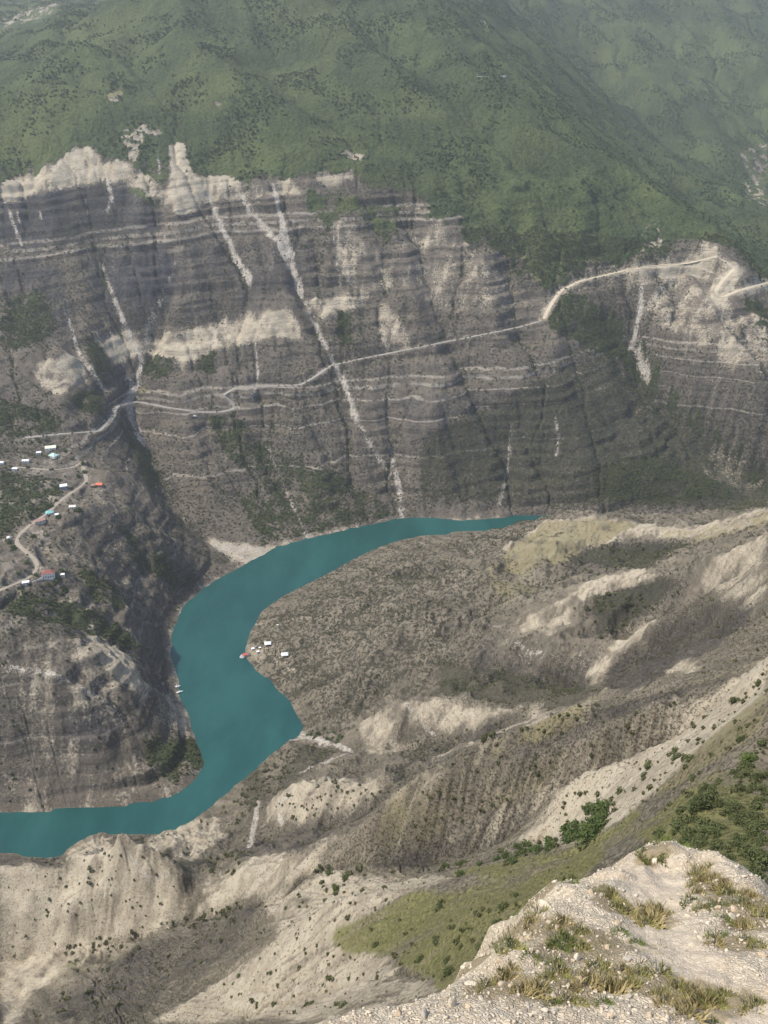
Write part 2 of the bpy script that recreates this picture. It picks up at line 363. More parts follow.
def streak(name, val, pts, wid, ymin=900):
    ln = hits(H, pts, ymin, 5)
    if len(ln) < 2: return
    r = line_dist(ln, wid * 3 + 4)
    if r is None: return
    w, d, p, z = r
    if ymin >= 900: d = d * (1 + .9 * fbm(Xg[w] / 13, Yg[w] / 13, 3, 64)) / (.45 + .8 * np.abs(perlin(p * 9, p * 0 + 3.1, 65)) + .35 * p)
    M[name][w] = np.maximum(M[name][w], val * np.exp(-(d / wid) ** 2))
far = ~near
brow = [(-10,192),(0,188),(30,180),(60,168),(100,166),(130,160),(150,172),(200,180),(240,188),(290,188),(330,182),(360,185),(410,200),(430,213),(470,240),(510,270),(545,290),(580,277),(640,258),(680,245),(705,240),(735,255),(766,290)]
_b = np.array([hit(H, u, v, 900) for u, v in brow]); _bs = np.argsort(_b[:, 0]); _byl = np.interp(sg, _b[_bs, 0], np.exp(_b[_bs, 1]))
M['forest'] = (sstep(-20, 40, Yg - _byl[None, :] + 45 * fbm(Xg / 60, Yg / 60, 3, 93)) * far).astype(np.float32)
M['forest'] = np.maximum(M['forest'], .62 * sstep(3.7, 4.6, LOGF) * far * sstep(8, 30, H) * sstep(1120, 1180, Yg)).astype(np.float32)
Z_ = 'forest'
for v_, p_ in ((.9,[(600,310),(622,322),(668,385),(720,440),(768,478),(768,496),(735,470),(690,430),(650,395),(625,365),(605,335)]),
  (.8,[(545,305),(575,292),(605,315),(625,350),(610,362),(575,340),(550,328)]), (.7,[(128,165),(170,150),(172,200),(150,205),(132,195)]),
  (.42,[(240,500),(300,450),(330,470),(380,500),(398,516),(370,522),(300,538),(262,545)]), (.5,[(200,400),(240,420),(300,470),(250,480),(215,440)]),
  (.6,[(590,470),(650,455),(720,480),(735,498),(650,505),(600,500)]), (.6,[(0,300),(40,290),(60,330),(20,350),(0,345)]), (.7,[(80,335),(95,335),(115,375),(100,385)]),
  (.55,[(300,190),(340,195),(400,205),(395,245),(350,215),(330,230),(310,215)]), (.6,[(190,330),(215,340),(215,375),(195,372)]), (.6,[(140,360),(170,350),(180,372),(150,380)]),
  (.6,[(0,400),(60,415),(70,430),(0,436)]), (.7,[(70,395),(100,390),(105,415),(80,410)]), (.7,[(335,300),(352,300),(352,345),(338,340)]), (.6,[(118,420),(140,430),(165,480),(150,490)]),
  (.55,[(720,330),(768,320),(768,345),(740,340)]), (.65,[(742,290),(768,310),(768,330),(748,312)]), (.5,[(0,470),(60,480),(60,505),(30,520),(0,540)]), (.6,[(5,590),(60,598),(110,620),(150,650),(130,650),(80,630),(10,612)]),
  (.5,[(70,560),(120,585),(125,612),(95,605)]), (.5,[(110,520),(170,560),(200,575),(180,590),(140,570)]), (.6,[(150,740),(200,735),(205,765),(160,785),(140,770)])): area('forest', v_, p_, 560)
# olive grass
for v_, p_ in ((.55,[(0,90),(80,40),(150,20),(160,60),(90,120),(40,170),(0,180)]), (.4,[(180,100),(280,70),(290,90),(200,120)]), (.5,[(240,165),(330,130),(400,140),(420,165),(340,150),(270,180)]), (.5,[(420,180),(500,225),(545,275),(600,262),(520,215),(450,160)]),
  (.5,[(560,30),(640,20),(768,30),(768,110),(660,90)]), (.6,[(510,255),(540,285),(560,275),(530,250)]), (.35,[(130,380),(150,390),(150,410),(130,405)])): area('grass', v_, p_, 1000)
for v_, p_ in ((.85,[(320,940),(400,898),(480,884),(560,868),(585,850),(612,850),(560,900),(500,955),(450,995),(420,975),(385,958),(345,948)]), (.6,[(430,872),(500,862),(560,845),(620,825),(640,800),(640,840),(600,850),(500,880)]), (.75,[(630,835),(700,775),(768,735),(768,980),(700,860)]),
  (.3,[(70,955),(140,935),(180,925),(150,950),(90,990),(40,1024),(20,1010)])): area('grass', v_, p_)
# bare limestone and pale soil; near-bank crests also get painted sunlight
for v_, p_ in ((.7,[(0,182),(60,164),(125,160),(168,190),(250,186),(300,186),(300,194),(240,198),(160,204),(120,180),(60,188),(0,201)]), (.95,[(0,184),(40,174),(60,160),(75,145),(95,150),(110,166),(130,171),(120,179),(90,182),(60,186),(20,195),(0,199)]), (.58,[(116,132),(150,123),(165,128),(160,140),(150,135),(140,150),(136,165),(145,190),(140,195),(130,175),(127,150)]),
  (.95,[(170,140),(185,145),(190,170),(200,178),(228,175),(246,190),(235,196),(215,192),(200,205),(190,216),(176,215),(165,195),(172,170),(168,155)]),
  (.9,[(90,334),(130,331),(140,336),(190,331),(230,316),(285,306),(298,320),(302,340),(270,338),(230,346),(200,356),(182,366),(150,351),(130,361),(115,366),(100,346)]),
  (.85,[(298,301),(330,295),(370,292),(372,305),(340,310),(335,318),(308,316)]), (.75,[(30,366),(80,350),(88,380),(60,396),(40,386)]), (.6,[(380,300),(395,315),(413,346),(400,351),(385,346),(378,330)]),
  (.5,[(335,220),(352,222),(370,250),(390,260),(395,292),(350,287),(338,260)]), (.33,[(415,198),(450,225),(490,262),(520,292),(545,306),(500,312),(430,312),(405,292),(395,270)]),
  (.85,[(266,180),(292,180),(287,190),(266,190)]), (.8,[(315,176),(352,171),(356,180),(320,186)]), (.7,[(338,149),(368,154),(360,162),(345,158)]), (.42,[(100,92),(122,82),(125,100),(112,106)]), (.36,[(214,98),(224,99),(223,108),(213,106)]), (.42,[(480,17),(489,19),(489,30),(481,27)]),
  (.4,[(640,272),(720,270),(740,330),(700,346),(660,332),(645,312)]), (.38,[(640,222),(665,224),(660,250),(640,255)]), (.6,[(712,448),(742,455),(765,486),(740,492),(700,472)]), (.75,[(700,240),(722,246),(722,256),(705,254)]), (.45,[(700,290),(768,320),(768,380),(720,360)]),
  (.4,[(740,150),(768,140),(768,210),(745,200)]), (.4,[(0,14),(60,0),(60,14),(20,24),(0,30)]),
  (.24,[(0,640),(90,640),(170,700),(205,765),(150,800),(0,808)]), (.2,[(0,450),(110,470),(150,560),(160,640),(60,620),(0,600)]), (1,[(60,600),(86,636),(112,672),(146,700),(152,690),(128,655),(100,634),(76,604)]), (.9,[(88,640),(105,641),(130,661),(149,691),(140,693),(115,671),(95,656)]), (.5,[(40,640),(80,640),(120,690),(112,700),(70,660)]), (.85,[(203,539),(240,543),(273,549),(273,556),(247,567),(238,560),(215,550)]), (.5,[(160,690),(185,700),(190,740),(170,720)]), (.4,[(95,600),(125,600),(140,650),(115,640)]), (.35,[(0,668),(70,676),(115,702),(60,690),(0,680)])): area('pale', v_, p_, 600)
for v_, p_ in ((1,[(0,866),(60,868),(127,844),(170,871),(190,902),(235,907),(200,917),(100,942),(60,947),(30,962),(0,977)]), (.8,[(64,861),(70,845),(100,836),(126,842),(110,852)]), (.75,[(140,846),(160,832),(215,815),(228,840),(190,862),(150,850)]),
  (.9,[(0,940),(60,950),(112,938),(112,948),(60,977),(30,992),(20,1023),(0,1023)]), (.7,[(268,802),(290,785),(330,777),(386,783),(375,800),(340,815),(300,823),(265,820)]), (.75,[(385,708),(410,703),(470,706),(545,699),(542,715),(505,712),(480,728),(440,736),(410,724)]), (.6,[(430,700),(470,688),(478,698),(450,704)]),
  (.85,[(262,900),(340,869),(400,879),(460,876),(395,900),(335,935),(395,962),(350,1000),(280,1018),(200,1023),(150,1023),(215,985),(280,935)]), (.8,[(195,885),(260,856),(300,850),(325,868),(262,892),(215,905)]), (.9,[(768,655),(720,690),(675,738),(600,772),(562,800),(515,845),(545,853),(600,835),(645,800),(700,750),(768,705)]),
  (.5,[(690,705),(640,740),(580,770),(520,800),(480,830),(500,835),(560,790),(640,745)]), (.7,[(500,548),(545,523),(600,515),(680,530),(768,507),(768,521),(700,541),(640,537),(580,552),(520,562)]), (.85,[(572,592),(600,578),(650,569),(658,577),(600,596),(580,601)]), (.5,[(508,615),(570,598),(572,640),(520,631)]),
  (.85,[(583,674),(600,655),(650,621),(656,628),(630,648),(600,682)]), (.55,[(690,570),(768,530),(768,612),(730,602),(700,590)]), (.4,[(240,645),(270,640),(300,660),(290,690)]), (.7,[(665,672),(680,655),(700,660),(695,672)]), (.55,[(355,722),(400,712),(385,750),(365,748)]), (.5,[(350,755),(400,742),(440,742),(380,758)]),  # crests of ridges two and three: pale soil plus sunlight in the colour
  (.75,[(270,1022),(350,962),(420,978),(480,985),(330,1023)]), (.6,[(640,690),(560,712),(520,735),(470,757),(480,748),(545,715)])): area('pale', v_, p_)
for v_, p_ in ((.85,[(650,262),(718,251),(728,262),(702,276),(660,276)]), (.85,[(710,286),(735,261),(746,269),(727,300),(712,303)]), (.8,[(724,289),(768,275),(768,290),(735,299)]), (.5,[(620,270),(650,264),(655,280),(630,285)])): area('pale', v_, p_, 1000)
# dark shale and burnt-looking slopes; near ridge faces carry painted shade
for v_, p_ in ((.9,[(0,201),(60,189),(120,183),(165,216),(160,231),(90,241),(20,251),(0,242)]), (.85,[(90,250),(150,240),(182,262),(166,320),(120,331),(92,300)]), (.6,[(0,255),(60,262),(75,320),(40,340),(0,300)]), (.75,[(112,365),(132,362),(142,395),(118,395)]), (.85,[(60,716),(110,700),(126,716),(110,742),(68,742)]),
  (.35,[(180,240),(300,240),(330,290),(230,310),(180,320)]), (.35,[(400,400),(560,380),(640,420),(600,470),(420,470)]), (.5,[(60,620),(140,650),(172,690),(150,690),(100,650)])): area('dark', v_, p_, 600)
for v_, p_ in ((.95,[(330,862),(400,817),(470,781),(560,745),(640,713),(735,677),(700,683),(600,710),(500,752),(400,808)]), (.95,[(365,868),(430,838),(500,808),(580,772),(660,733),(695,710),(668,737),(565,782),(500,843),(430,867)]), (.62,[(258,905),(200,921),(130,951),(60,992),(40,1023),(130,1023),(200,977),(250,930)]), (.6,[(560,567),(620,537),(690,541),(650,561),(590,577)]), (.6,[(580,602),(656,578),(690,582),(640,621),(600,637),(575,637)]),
  (.9,[(600,690),(606,672),(655,628),(710,606),(760,602),(725,642),(680,667),(630,692)]), (.7,[(240,847),(300,826),(370,802),(388,790),(410,800),(345,832),(285,866),(240,872)]), (.7,[(470,717),(508,712),(505,735),(480,738),(440,740)]), (.45,[(470,640),(560,660),(590,690),(520,690),(470,672)]), (.35,[(390,760),(560,715),(640,690),(470,760),(400,785)])): area('dark', v_, p_)  # faces under the near ridges are darkened to stand for shade
# dry grass
for v_, p_ in ((.8,[(500,555),(545,524),(600,516),(640,525),(600,545),(560,565),(520,575)]), (.7,[(430,895),(500,870),(600,842),(640,805),(640,830),(560,872)]), (.8,[(700,745),(768,690),(768,735),(700,775),(650,800)]), (.5,[(640,535),(700,530),(768,510),(768,525),(690,545)]), (.4,[(480,560),(520,560),(540,590),(500,610)])): area('warm', v_, p_)
# screes
for w_, v_, p_ in ((4,.9,[(105,172),(112,200),(107,212)]), (3,.9,[(5,200),(13,222),(22,247)]), (3,.8,[(13,200),(20,222)]), (2.5,.6,[(38,205),(42,222)]), (2.5,.6,[(84,195),(88,215)]), (5,.95,[(208,196),(222,228),(238,262),(251,283)]), (5,1,[(238,190),(258,220),(280,245),(290,265),(300,292)]), (6,1,[(273,184),(280,212),(286,240),(291,257)]),
  (4.5,.9,[(300,292),(315,325),(330,355),(345,385),(355,415)]), (3.5,.7,[(355,415),(375,452),(390,475)]), (5,.7,[(388,440),(395,470),(400,492),(402,516)]), (4,.6,[(512,425),(508,465),(500,505)]), (3,.7,[(255,340),(258,378),(252,402)]), (5,.9,[(640,285),(641,310),(632,345),(648,378)]), (5,.6,[(668,278),(645,310)]), (3.5,.85,[(68,318),(80,355),(107,392)]), (4,.8,[(100,262),(115,300),(130,338),(142,358)]),
  (3.5,.8,[(176,262),(160,300),(150,325),(142,356)]), (7,.85,[(142,356),(138,382),(130,397),(131,418),(142,442)]), (3,.5,[(142,442),(165,490),(190,530)]), (2.5,.6,[(332,215),(335,250),(341,288)]), (2.2,1,[(555,415),(559,440),(556,457)]), (4,.5,[(260,430),(290,500),(308,538)]), (3,.5,[(160,215),(165,240),(160,262)]), (3,.5,[(200,205),(230,215),(250,215)]), (3,.7,[(152,200),(160,178),(158,150)]),
  (3,.5,[(685,345),(700,370),(735,400)]), (4,.7,[(110,430),(118,405),(130,398)])): streak('scree', v_, p_, w_, 1000)
for w_, v_, p_ in ((3,.8,[(250,847),(255,820),(258,800)]), (2.5,.7,[(282,825),(276,805),(290,795)]), (2,.6,[(405,705),(420,720),(435,738)]), (1.6,.6,[(130,858),(150,880),(172,872)]), (2,.9,[(290,740),(310,737),(330,741)]), (2.2,.8,[(330,742),(352,752),(300,772)]), (3,.6,[(0,666),(60,676),(108,702)]), (1.2,.5,[(245,658),(262,674),(286,698),(306,723)])): streak('scree', v_, p_, w_, 300)
for p_ in ([(462,621),(500,626),(560,647),(600,664)], [(468,632),(520,644),(592,672)], [(475,645),(530,660)], [(500,640),(545,656)]): streak('scree', .55, p_, 1.3, 400)
for p_ in ([(268,872),(335,838),(427,778),(500,743)], [(430,760),(545,714),(640,690)]): streak('pale', .75, p_, 4, 200)  # lit rib crests painted as pale streaks
for w_, p_ in ((5, [(400,820),(470,792),(560,757),(640,723),(690,702)]), (4, [(450,842),(530,812),(600,772)])): streak('pale', .45, p_, w_, 200)  # fainter lit ribs, their light put into the colour too
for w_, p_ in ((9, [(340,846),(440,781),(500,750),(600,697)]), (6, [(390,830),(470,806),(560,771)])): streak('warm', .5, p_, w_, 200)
area('scree', .42, [(203,539),(240,543),(273,549),(273,556),(247,567),(238,560),(215,550)], 900)
streak('scree', .9, [(302,735),(315,740),(328,744)], 5, 300)
# drawdown ring along the water
ring = sstep(5, 1.2, H) * sstep(-4, -1, H) * (0.15 + 0.7 * far) * (0.6 + 0.8 * fbm(Xg / 30, Yg / 30, 2, 95))
M['pale'] = np.maximum(M['pale'], ring * 0.8)
# scrub grows thicker in the runnels and on gentler ground
M['scrub'] = (0.42 + 0.22 * sstep(2.6, 4.2, LOGF) + 0.25 * fbm(Xg / 160, Yg / 160, 3, 91)).astype(np.float32)
M['scrub'] = np.clip(M['scrub'] - 0.35 * M['pale'], 0, 1)
for v_, p_ in ((.75,[(600,350),(680,420),(768,470),(768,510),(560,505),(420,500),(420,440),(500,400)]), (.5,[(250,640),(300,600),(420,545),(500,580),(480,640),(400,680),(340,730),(300,700)]), (.8,[(560,560),(600,545),(690,545),(640,570)]), (.75,[(440,660),(600,690),(560,710),(440,700)]), (.7,[(210,620),(270,800),(300,745),(340,750),(250,815)]),
   (.75,[(590,595),(655,580),(690,585),(600,640)])): area('scrub', v_, p_)
M['dark'] = np.maximum(M['dark'], .55 * sstep(2.1, 3.3, LOGF) * near * sstep(900, 600, Yg)).astype(np.float32); M['scrub'] = np.clip(M['scrub'] + .35 * sstep(2.0, 3.2, LOGF) * near, 0, 1)
for k in M:
    b1 = blur(M[k].astype(np.float64), 2 if k not in ('scree',) else 1)
    if k != 'scree':
        b2 = blur(b1, 14); b3 = blur(b2, 40); f1 = sstep(900, 500, Yg); f2 = sstep(450, 200, Yg)
        b1 = b1 * (1 - f1) + b2 * f1; b1 = b1 * (1 - f2) + b3 * f2
    M[k] = b1
# ---------------------------------------------------------------- the fine ground sheet
sF = np.concatenate((np.linspace(-0.98, -0.57, 60, endpoint=False), np.linspace(-0.57, 0.57, FCOLS, endpoint=False), np.linspace(0.57, 0.98, 60)))
def rowspan(a, b, n): return np.exp(np.linspace(math.log(a), math.log(b), int(n * FROWS), endpoint=False))
yF = np.concatenate((rowspan(14.2, 60, 60), rowspan(60, 180, 260), rowspan(180, 600, 560), rowspan(600, 1180, 420), np.linspace(1180, 1800, int(700 * FROWS), endpoint=False), rowspan(1800, 2700, 240), rowspan(2700, 6900, 260), [6900.0]))
tF = np.log(yF); NR, NC = len(yF), len(sF)
def up(F):
    jj = (sF - S0) / DS; ii = (tF - T0) / DT
    j0 = np.clip(jj.astype(int), 0, NS - 2); i0 = np.clip(ii.astype(int), 0, NT - 2); fj = (jj - j0)[None, :]; fi = (ii - i0)[:, None]
    a = F[i0]; b = F[i0 + 1]
    return (a[:, j0] * (1 - fj) + a[:, j0 + 1] * fj) * (1 - fi) + (b[:, j0] * (1 - fj) + b[:, j0 + 1] * fj) * fi
YF = yF[:, None] * np.ones((1, NC)); XF = YF * sF[None, :]
ZF = up(HB); BF = bed_height(XF, YF, ZF) + .8 * fbm(XF / 12, YF / 12, 2, 53); ZF = ZF + (terrace(BF, 1.0) - BF) * np.clip(up(TMOD), 0, 1); dry = sstep(0, 8, ZF)
# small relief: blocks and runnels, finer where nearer
NEARF = inside(XF, YF, poly); RUNF = up(RUN) * np.where(NEARF, 1.0, .38); ZF += RUNF * np.clip(YF * 0.0016, 0.1, 1.4) * dry * sstep(.12, .45, up(SLOPE)) * (1 - .5 * sstep(1700, 2000, YF))
ZF += fbm(XF / 22, YF / 22, 3, 51) * np.clip(YF * 0.0022, 0.1, 2.2) * dry
ZF += (0.5 - np.abs(perlin(XF / 7, YF / 7, 55))) * np.clip(YF * 0.0012, 0.05, 1.3) * dry * sstep(1600, 900, YF)
ZF += fbm(XF / 2.6, YF / 2.6, 2, 57) * 0.35 * sstep(500, 150, YF)
AF = {}
for k in M:
    f = up(M[k])
    if k in ('scrub',): AF[k] = np.clip(f, 0, 1); continue
    q = np.clip(YF / 700.0, 0.22, 1.2); n = 0.65 * fbm(XF / (34 * q), YF / (34 * q), 4, 61 + len(k)) + 0.6 * fbm(XF / 70, YF / 70, 2, 161 + len(k)) if False else fbm(XF / 30, YF / 30, 5, 61 + len(k), 0.6)
    if k == 'scree': AF[k] = np.clip(f * (1.15 + .9 * fbm(XF / 14, YF / 14, 3, 63)) - .08, 0, 1)
    elif k == 'pale': AF[k] = np.clip(f * (1 + .7 * n + .55 * fbm(XF / 11, YF / 11, 3, 67) * sstep(150, 700, YF)) + 4 * np.clip(f, 0, 1) * np.clip(1 - f, 0, 1) * .6 * n, 0, 1)
    else: AF[k] = np.clip(f * (1 + .8 * n) + 4 * np.clip(f, 0, 1) * np.clip(1 - f, 0, 1) * .55 * n, 0, 1)
AF['forest'] *= 1 - .92 * sstep(.22, .6, np.maximum(AF['pale'], AF['scree'])) * sstep(1150, 1200, YF)
TF = up(TERR); SF_FLOW = up(LOGF)
# forest canopy lifts the ground a little
ZF += AF['forest'] * sstep(1300, 1700, YF) * (np.abs(perlin(XF / 9, YF / 9, 81)) * 4.0)

# ---------------------------------------------------------------- fine sampling and roads
def zf(x, y):
    s = x / y; j = int(np.clip(np.searchsorted(sF, s) - 1, 0, NC - 2)); i = int(np.clip(np.searchsorted(yF, y) - 1, 0, NR - 2))
    fj = (s - sF[j]) / (sF[j + 1] - sF[j]); fi = (y - yF[i]) / (yF[i + 1] - yF[i])
    return float((ZF[i, j] * (1 - fj) + ZF[i, j + 1] * fj) * (1 - fi) + (ZF[i + 1, j] * (1 - fj) + ZF[i + 1, j + 1] * fj) * fi)
def hitf(u, v, ymin=40.0):
    """world point of the fine ground seen through a picture point"""
    s, k = ray(u, v); s = float(s); k = float(k)
    j = int(np.clip(np.searchsorted(sF, s) - 1, 0, NC - 2)); fj = (s - sF[j]) / (sF[j + 1] - sF[j])
    col = ZF[:, j] * (1 - fj) + ZF[:, j + 1] * fj; d = col - (CAM_Z + k * yF)
    w = np.nonzero((d >= 0) & (yF >= ymin))[0]
    if len(w) == 0 or w[0] == 0: return None
    i = w[0]; f = d[i - 1] / (d[i - 1] - d[i]); y = yF[i - 1] + f * (yF[i] - yF[i - 1])
    return np.array([s * y, y, CAM_Z + k * y])
def smooth1(a, n):
    for _ in range(n):
        p = np.r_[a[0], a, a[-1]]; a = (p[:-2] + 2 * p[1:-1] + p[2:]) / 4
    return a
ROADS = []
def road(name, pts, half, ymin=500, sm=10):
    uv = []
    for (u0, v0), (u1, v1) in zip(pts[:-1], pts[1:]):
        n = max(1, int(math.hypot(u1 - u0, v1 - v0) / 2.0)); uv += [(u0 + (u1 - u0) * q / n, v0 + (v1 - v0) * q / n) for q in range(n)]
    uv.append(pts[-1]); uu = smooth1(np.array([p[0] for p in uv]), 3); vv = smooth1(np.array([p[1] for p in uv]), 3)
    keep = []; ys = []
    for u, v in zip(uu, vv):
        h = hitf(u, v, ymin)
        if h is not None: keep.append((u, v)); ys.append(h[1])
    # median, then smooth: a road does not jump between ledges
    ys = np.array(ys); yp = np.pad(ys, 4, mode='edge'); ys = np.median(np.stack([yp[i:i + len(ys)] for i in range(9)]), 0); ys = smooth1(ys, sm)
    kk = np.array([ray(u, v) for u, v in keep]); xy = np.c_[kk[:, 0] * ys, ys]; z = CAM_Z + kk[:, 1] * ys
    mg = half * 4; i0, i1 = np.searchsorted(yF, [xy[:, 1].min() - mg, xy[:, 1].max() + mg]); sq = xy[:, 0] / xy[:, 1]; j0, j1 = np.searchsorted(sF, [sq.min() - mg / xy[:, 1].min(), sq.max() + mg / xy[:, 1].min()])
    w = (slice(i0, i1), slice(j0, j1)); X = XF[w]; Y = YF[w]; best = np.full(X.shape, 1e9); zz = np.zeros(X.shape)
    for q in range(len(xy) - 1):
        a, b = xy[q], xy[q + 1]; d = b - a; l2 = max(d @ d, 1e-6); r0, r1 = np.searchsorted(yF[i0:i1], [min(a[1], b[1]) - mg, max(a[1], b[1]) + mg])
        if r1 <= r0: continue
        Xs = X[r0:r1]; Ys = Y[r0:r1]; f = np.clip(((Xs - a[0]) * d[0] + (Ys - a[1]) * d[1]) / l2, 0, 1); dd = np.hypot(Xs - a[0] - f * d[0], Ys - a[1] - f * d[1])
        m = dd < best[r0:r1]; best[r0:r1] = np.where(m, dd, best[r0:r1]); zz[r0:r1] = np.where(m, z[q] + f * (z[q + 1] - z[q]), zz[r0:r1])
    f = sstep(half * 3.6, half * 1.3, best * (1 + .25 * fbm(X / 9, Y / 9, 2, 97))); ZF[w] = ZF[w] * (1 - f) + (zz - .35) * f
    rim = sstep(half * 5.0, half * 1.2, best * (1 + .8 * fbm(X / 14, Y / 14, 3, 99))) * .5; AF['pale'][w] = np.maximum(AF['pale'][w] , rim * ROADPALE.get(name, .5)); AF['forest'][w] *= 1 - sstep(half * 3, half * 1.5, best); AF['scree'][w] *= sstep(half * .9, half * 1.6, best)
    ROADS.append((name, xy, z, half))
ROADPALE = {'road': .55, 'dirt_road': 1.3, 'village_track': .8}
road('road', [(22,438),(60,434),(100,431),(109,420),(116,407),(126,402),(140,402),(170,408),(200,412),(222,412),(236,408),(230,400),(223,395),(235,388),(262,386),(300,385),(313,378),(330,366),(350,361),(400,351),(440,343),(480,335),(520,327),(543,320)], 3.3, 1000, 14)
road('dirt_road', [(543,320),(550,306),(560,291),(580,281),(610,274),(630,269),(655,267),(690,263),(718,256)], 3.6, 1000, 14)
road('dirt_road', [(640,267),(670,264),(700,268),(716,274)], 2.6, 1000, 14)
road('dirt_road', [(718,257),(735,268),(724,279),(715,291),(720,298),(740,290),(766,283),(800,276)], 3.6, 1000, 16)
road('village_track', [(84,460),(83,472),(88,480),(80,487),(68,495),(58,503),(48,513),(30,525),(18,536),(16,543),(25,551),(35,559),(38,567),(32,576),(15,584),(-10,594)], 2.3, 600, 14)
road('village_track', [(16,467),(50,470),(72,468),(84,461)], 1.7, 600, 14)
# ---------------------------------------------------------------- nodes and materials
sc = bpy.context.scene; COL = sc.collection
class NT_:
    def __init__(s, mat):
        mat.use_nodes = True; s.t = mat.node_tree; s.t.nodes.clear()
    def n(s, typ, **kw):
        nd = s.t.nodes.new(typ)
        for k, v in kw.items(): setattr(nd, k, v)
        return nd
    def put(s, sock, v):
        if hasattr(v, 'is_output') or isinstance(v, bpy.types.NodeSocket): s.t.links.new(v, sock)
        else: sock.default_value = v if not (isinstance(v, tuple) and len(v) == 3 and sock.type == 'RGBA') else v + (1,)
    def math(s, op, a, b=None, c=None, clamp=False):
        nd = s.n('ShaderNodeMath', operation=op, use_clamp=clamp); s.put(nd.inputs[0], a)
        if b is not None: s.put(nd.inputs[1], b)
        if c is not None: s.put(nd.inputs[2], c)
        return nd.outputs[0]
    def mix(s, f, a, b, mode='MIX'):
        nd = s.n('ShaderNodeMix', data_type='RGBA', blend_type=mode, clamp_factor=True); s.put(nd.inputs[0], f); s.put(nd.inputs[6], a); s.put(nd.inputs[7], b)
        return nd.outputs[2]
    def ss(s, x, a, b, lo=0.0, hi=1.0):
        nd = s.n('ShaderNodeMapRange', interpolation_type='SMOOTHSTEP'); s.put(nd.inputs[0], x); nd.inputs[1].default_value = a; nd.inputs[2].default_value = b; nd.inputs[3].default_value = lo; nd.inputs[4].default_value = hi
        return nd.outputs[0]
    def noise(s, vec, scale, detail=4, rough=0.55, dim='3D', w=None):
        nd = s.n('ShaderNodeTexNoise', noise_dimensions=dim); nd.inputs['Scale'].default_value = scale; nd.inputs['Detail'].default_value = detail; nd.inputs['Roughness'].default_value = rough
        if dim == '1D': s.put(nd.inputs['W'], w)
        else: s.put(nd.inputs['Vector'], vec)
        return nd.outputs[0]
    def vscale(s, vec, x, y, z):
        nd = s.n('ShaderNodeVectorMath', operation='MULTIPLY'); s.put(nd.inputs[0], vec); nd.inputs[1].default_value = (x, y, z); return nd.outputs[0]
    def bsdf(s, col, rough=0.9, normal=None, spec=0.2, **kw):
        b = s.n('ShaderNodeBsdfPrincipled'); s.put(b.inputs['Base Color'], col); s.put(b.inputs['Roughness'], rough); b.inputs['Specular IOR Level'].default_value = spec
        if normal is not None: s.put(b.inputs['Normal'], normal)
        for k, v in kw.items(): s.put(b.inputs[k], v)
        o = s.n('ShaderNodeOutputMaterial'); s.t.links.new(b.outputs[0], o.inputs[0]); return b
    def bump(s, h, strength, dist):
        nd = s.n('ShaderNodeBump'); nd.inputs['Strength'].default_value = strength; nd.inputs['Distance'].default_value = dist; s.put(nd.inputs['Height'], h); return nd.outputs[0]
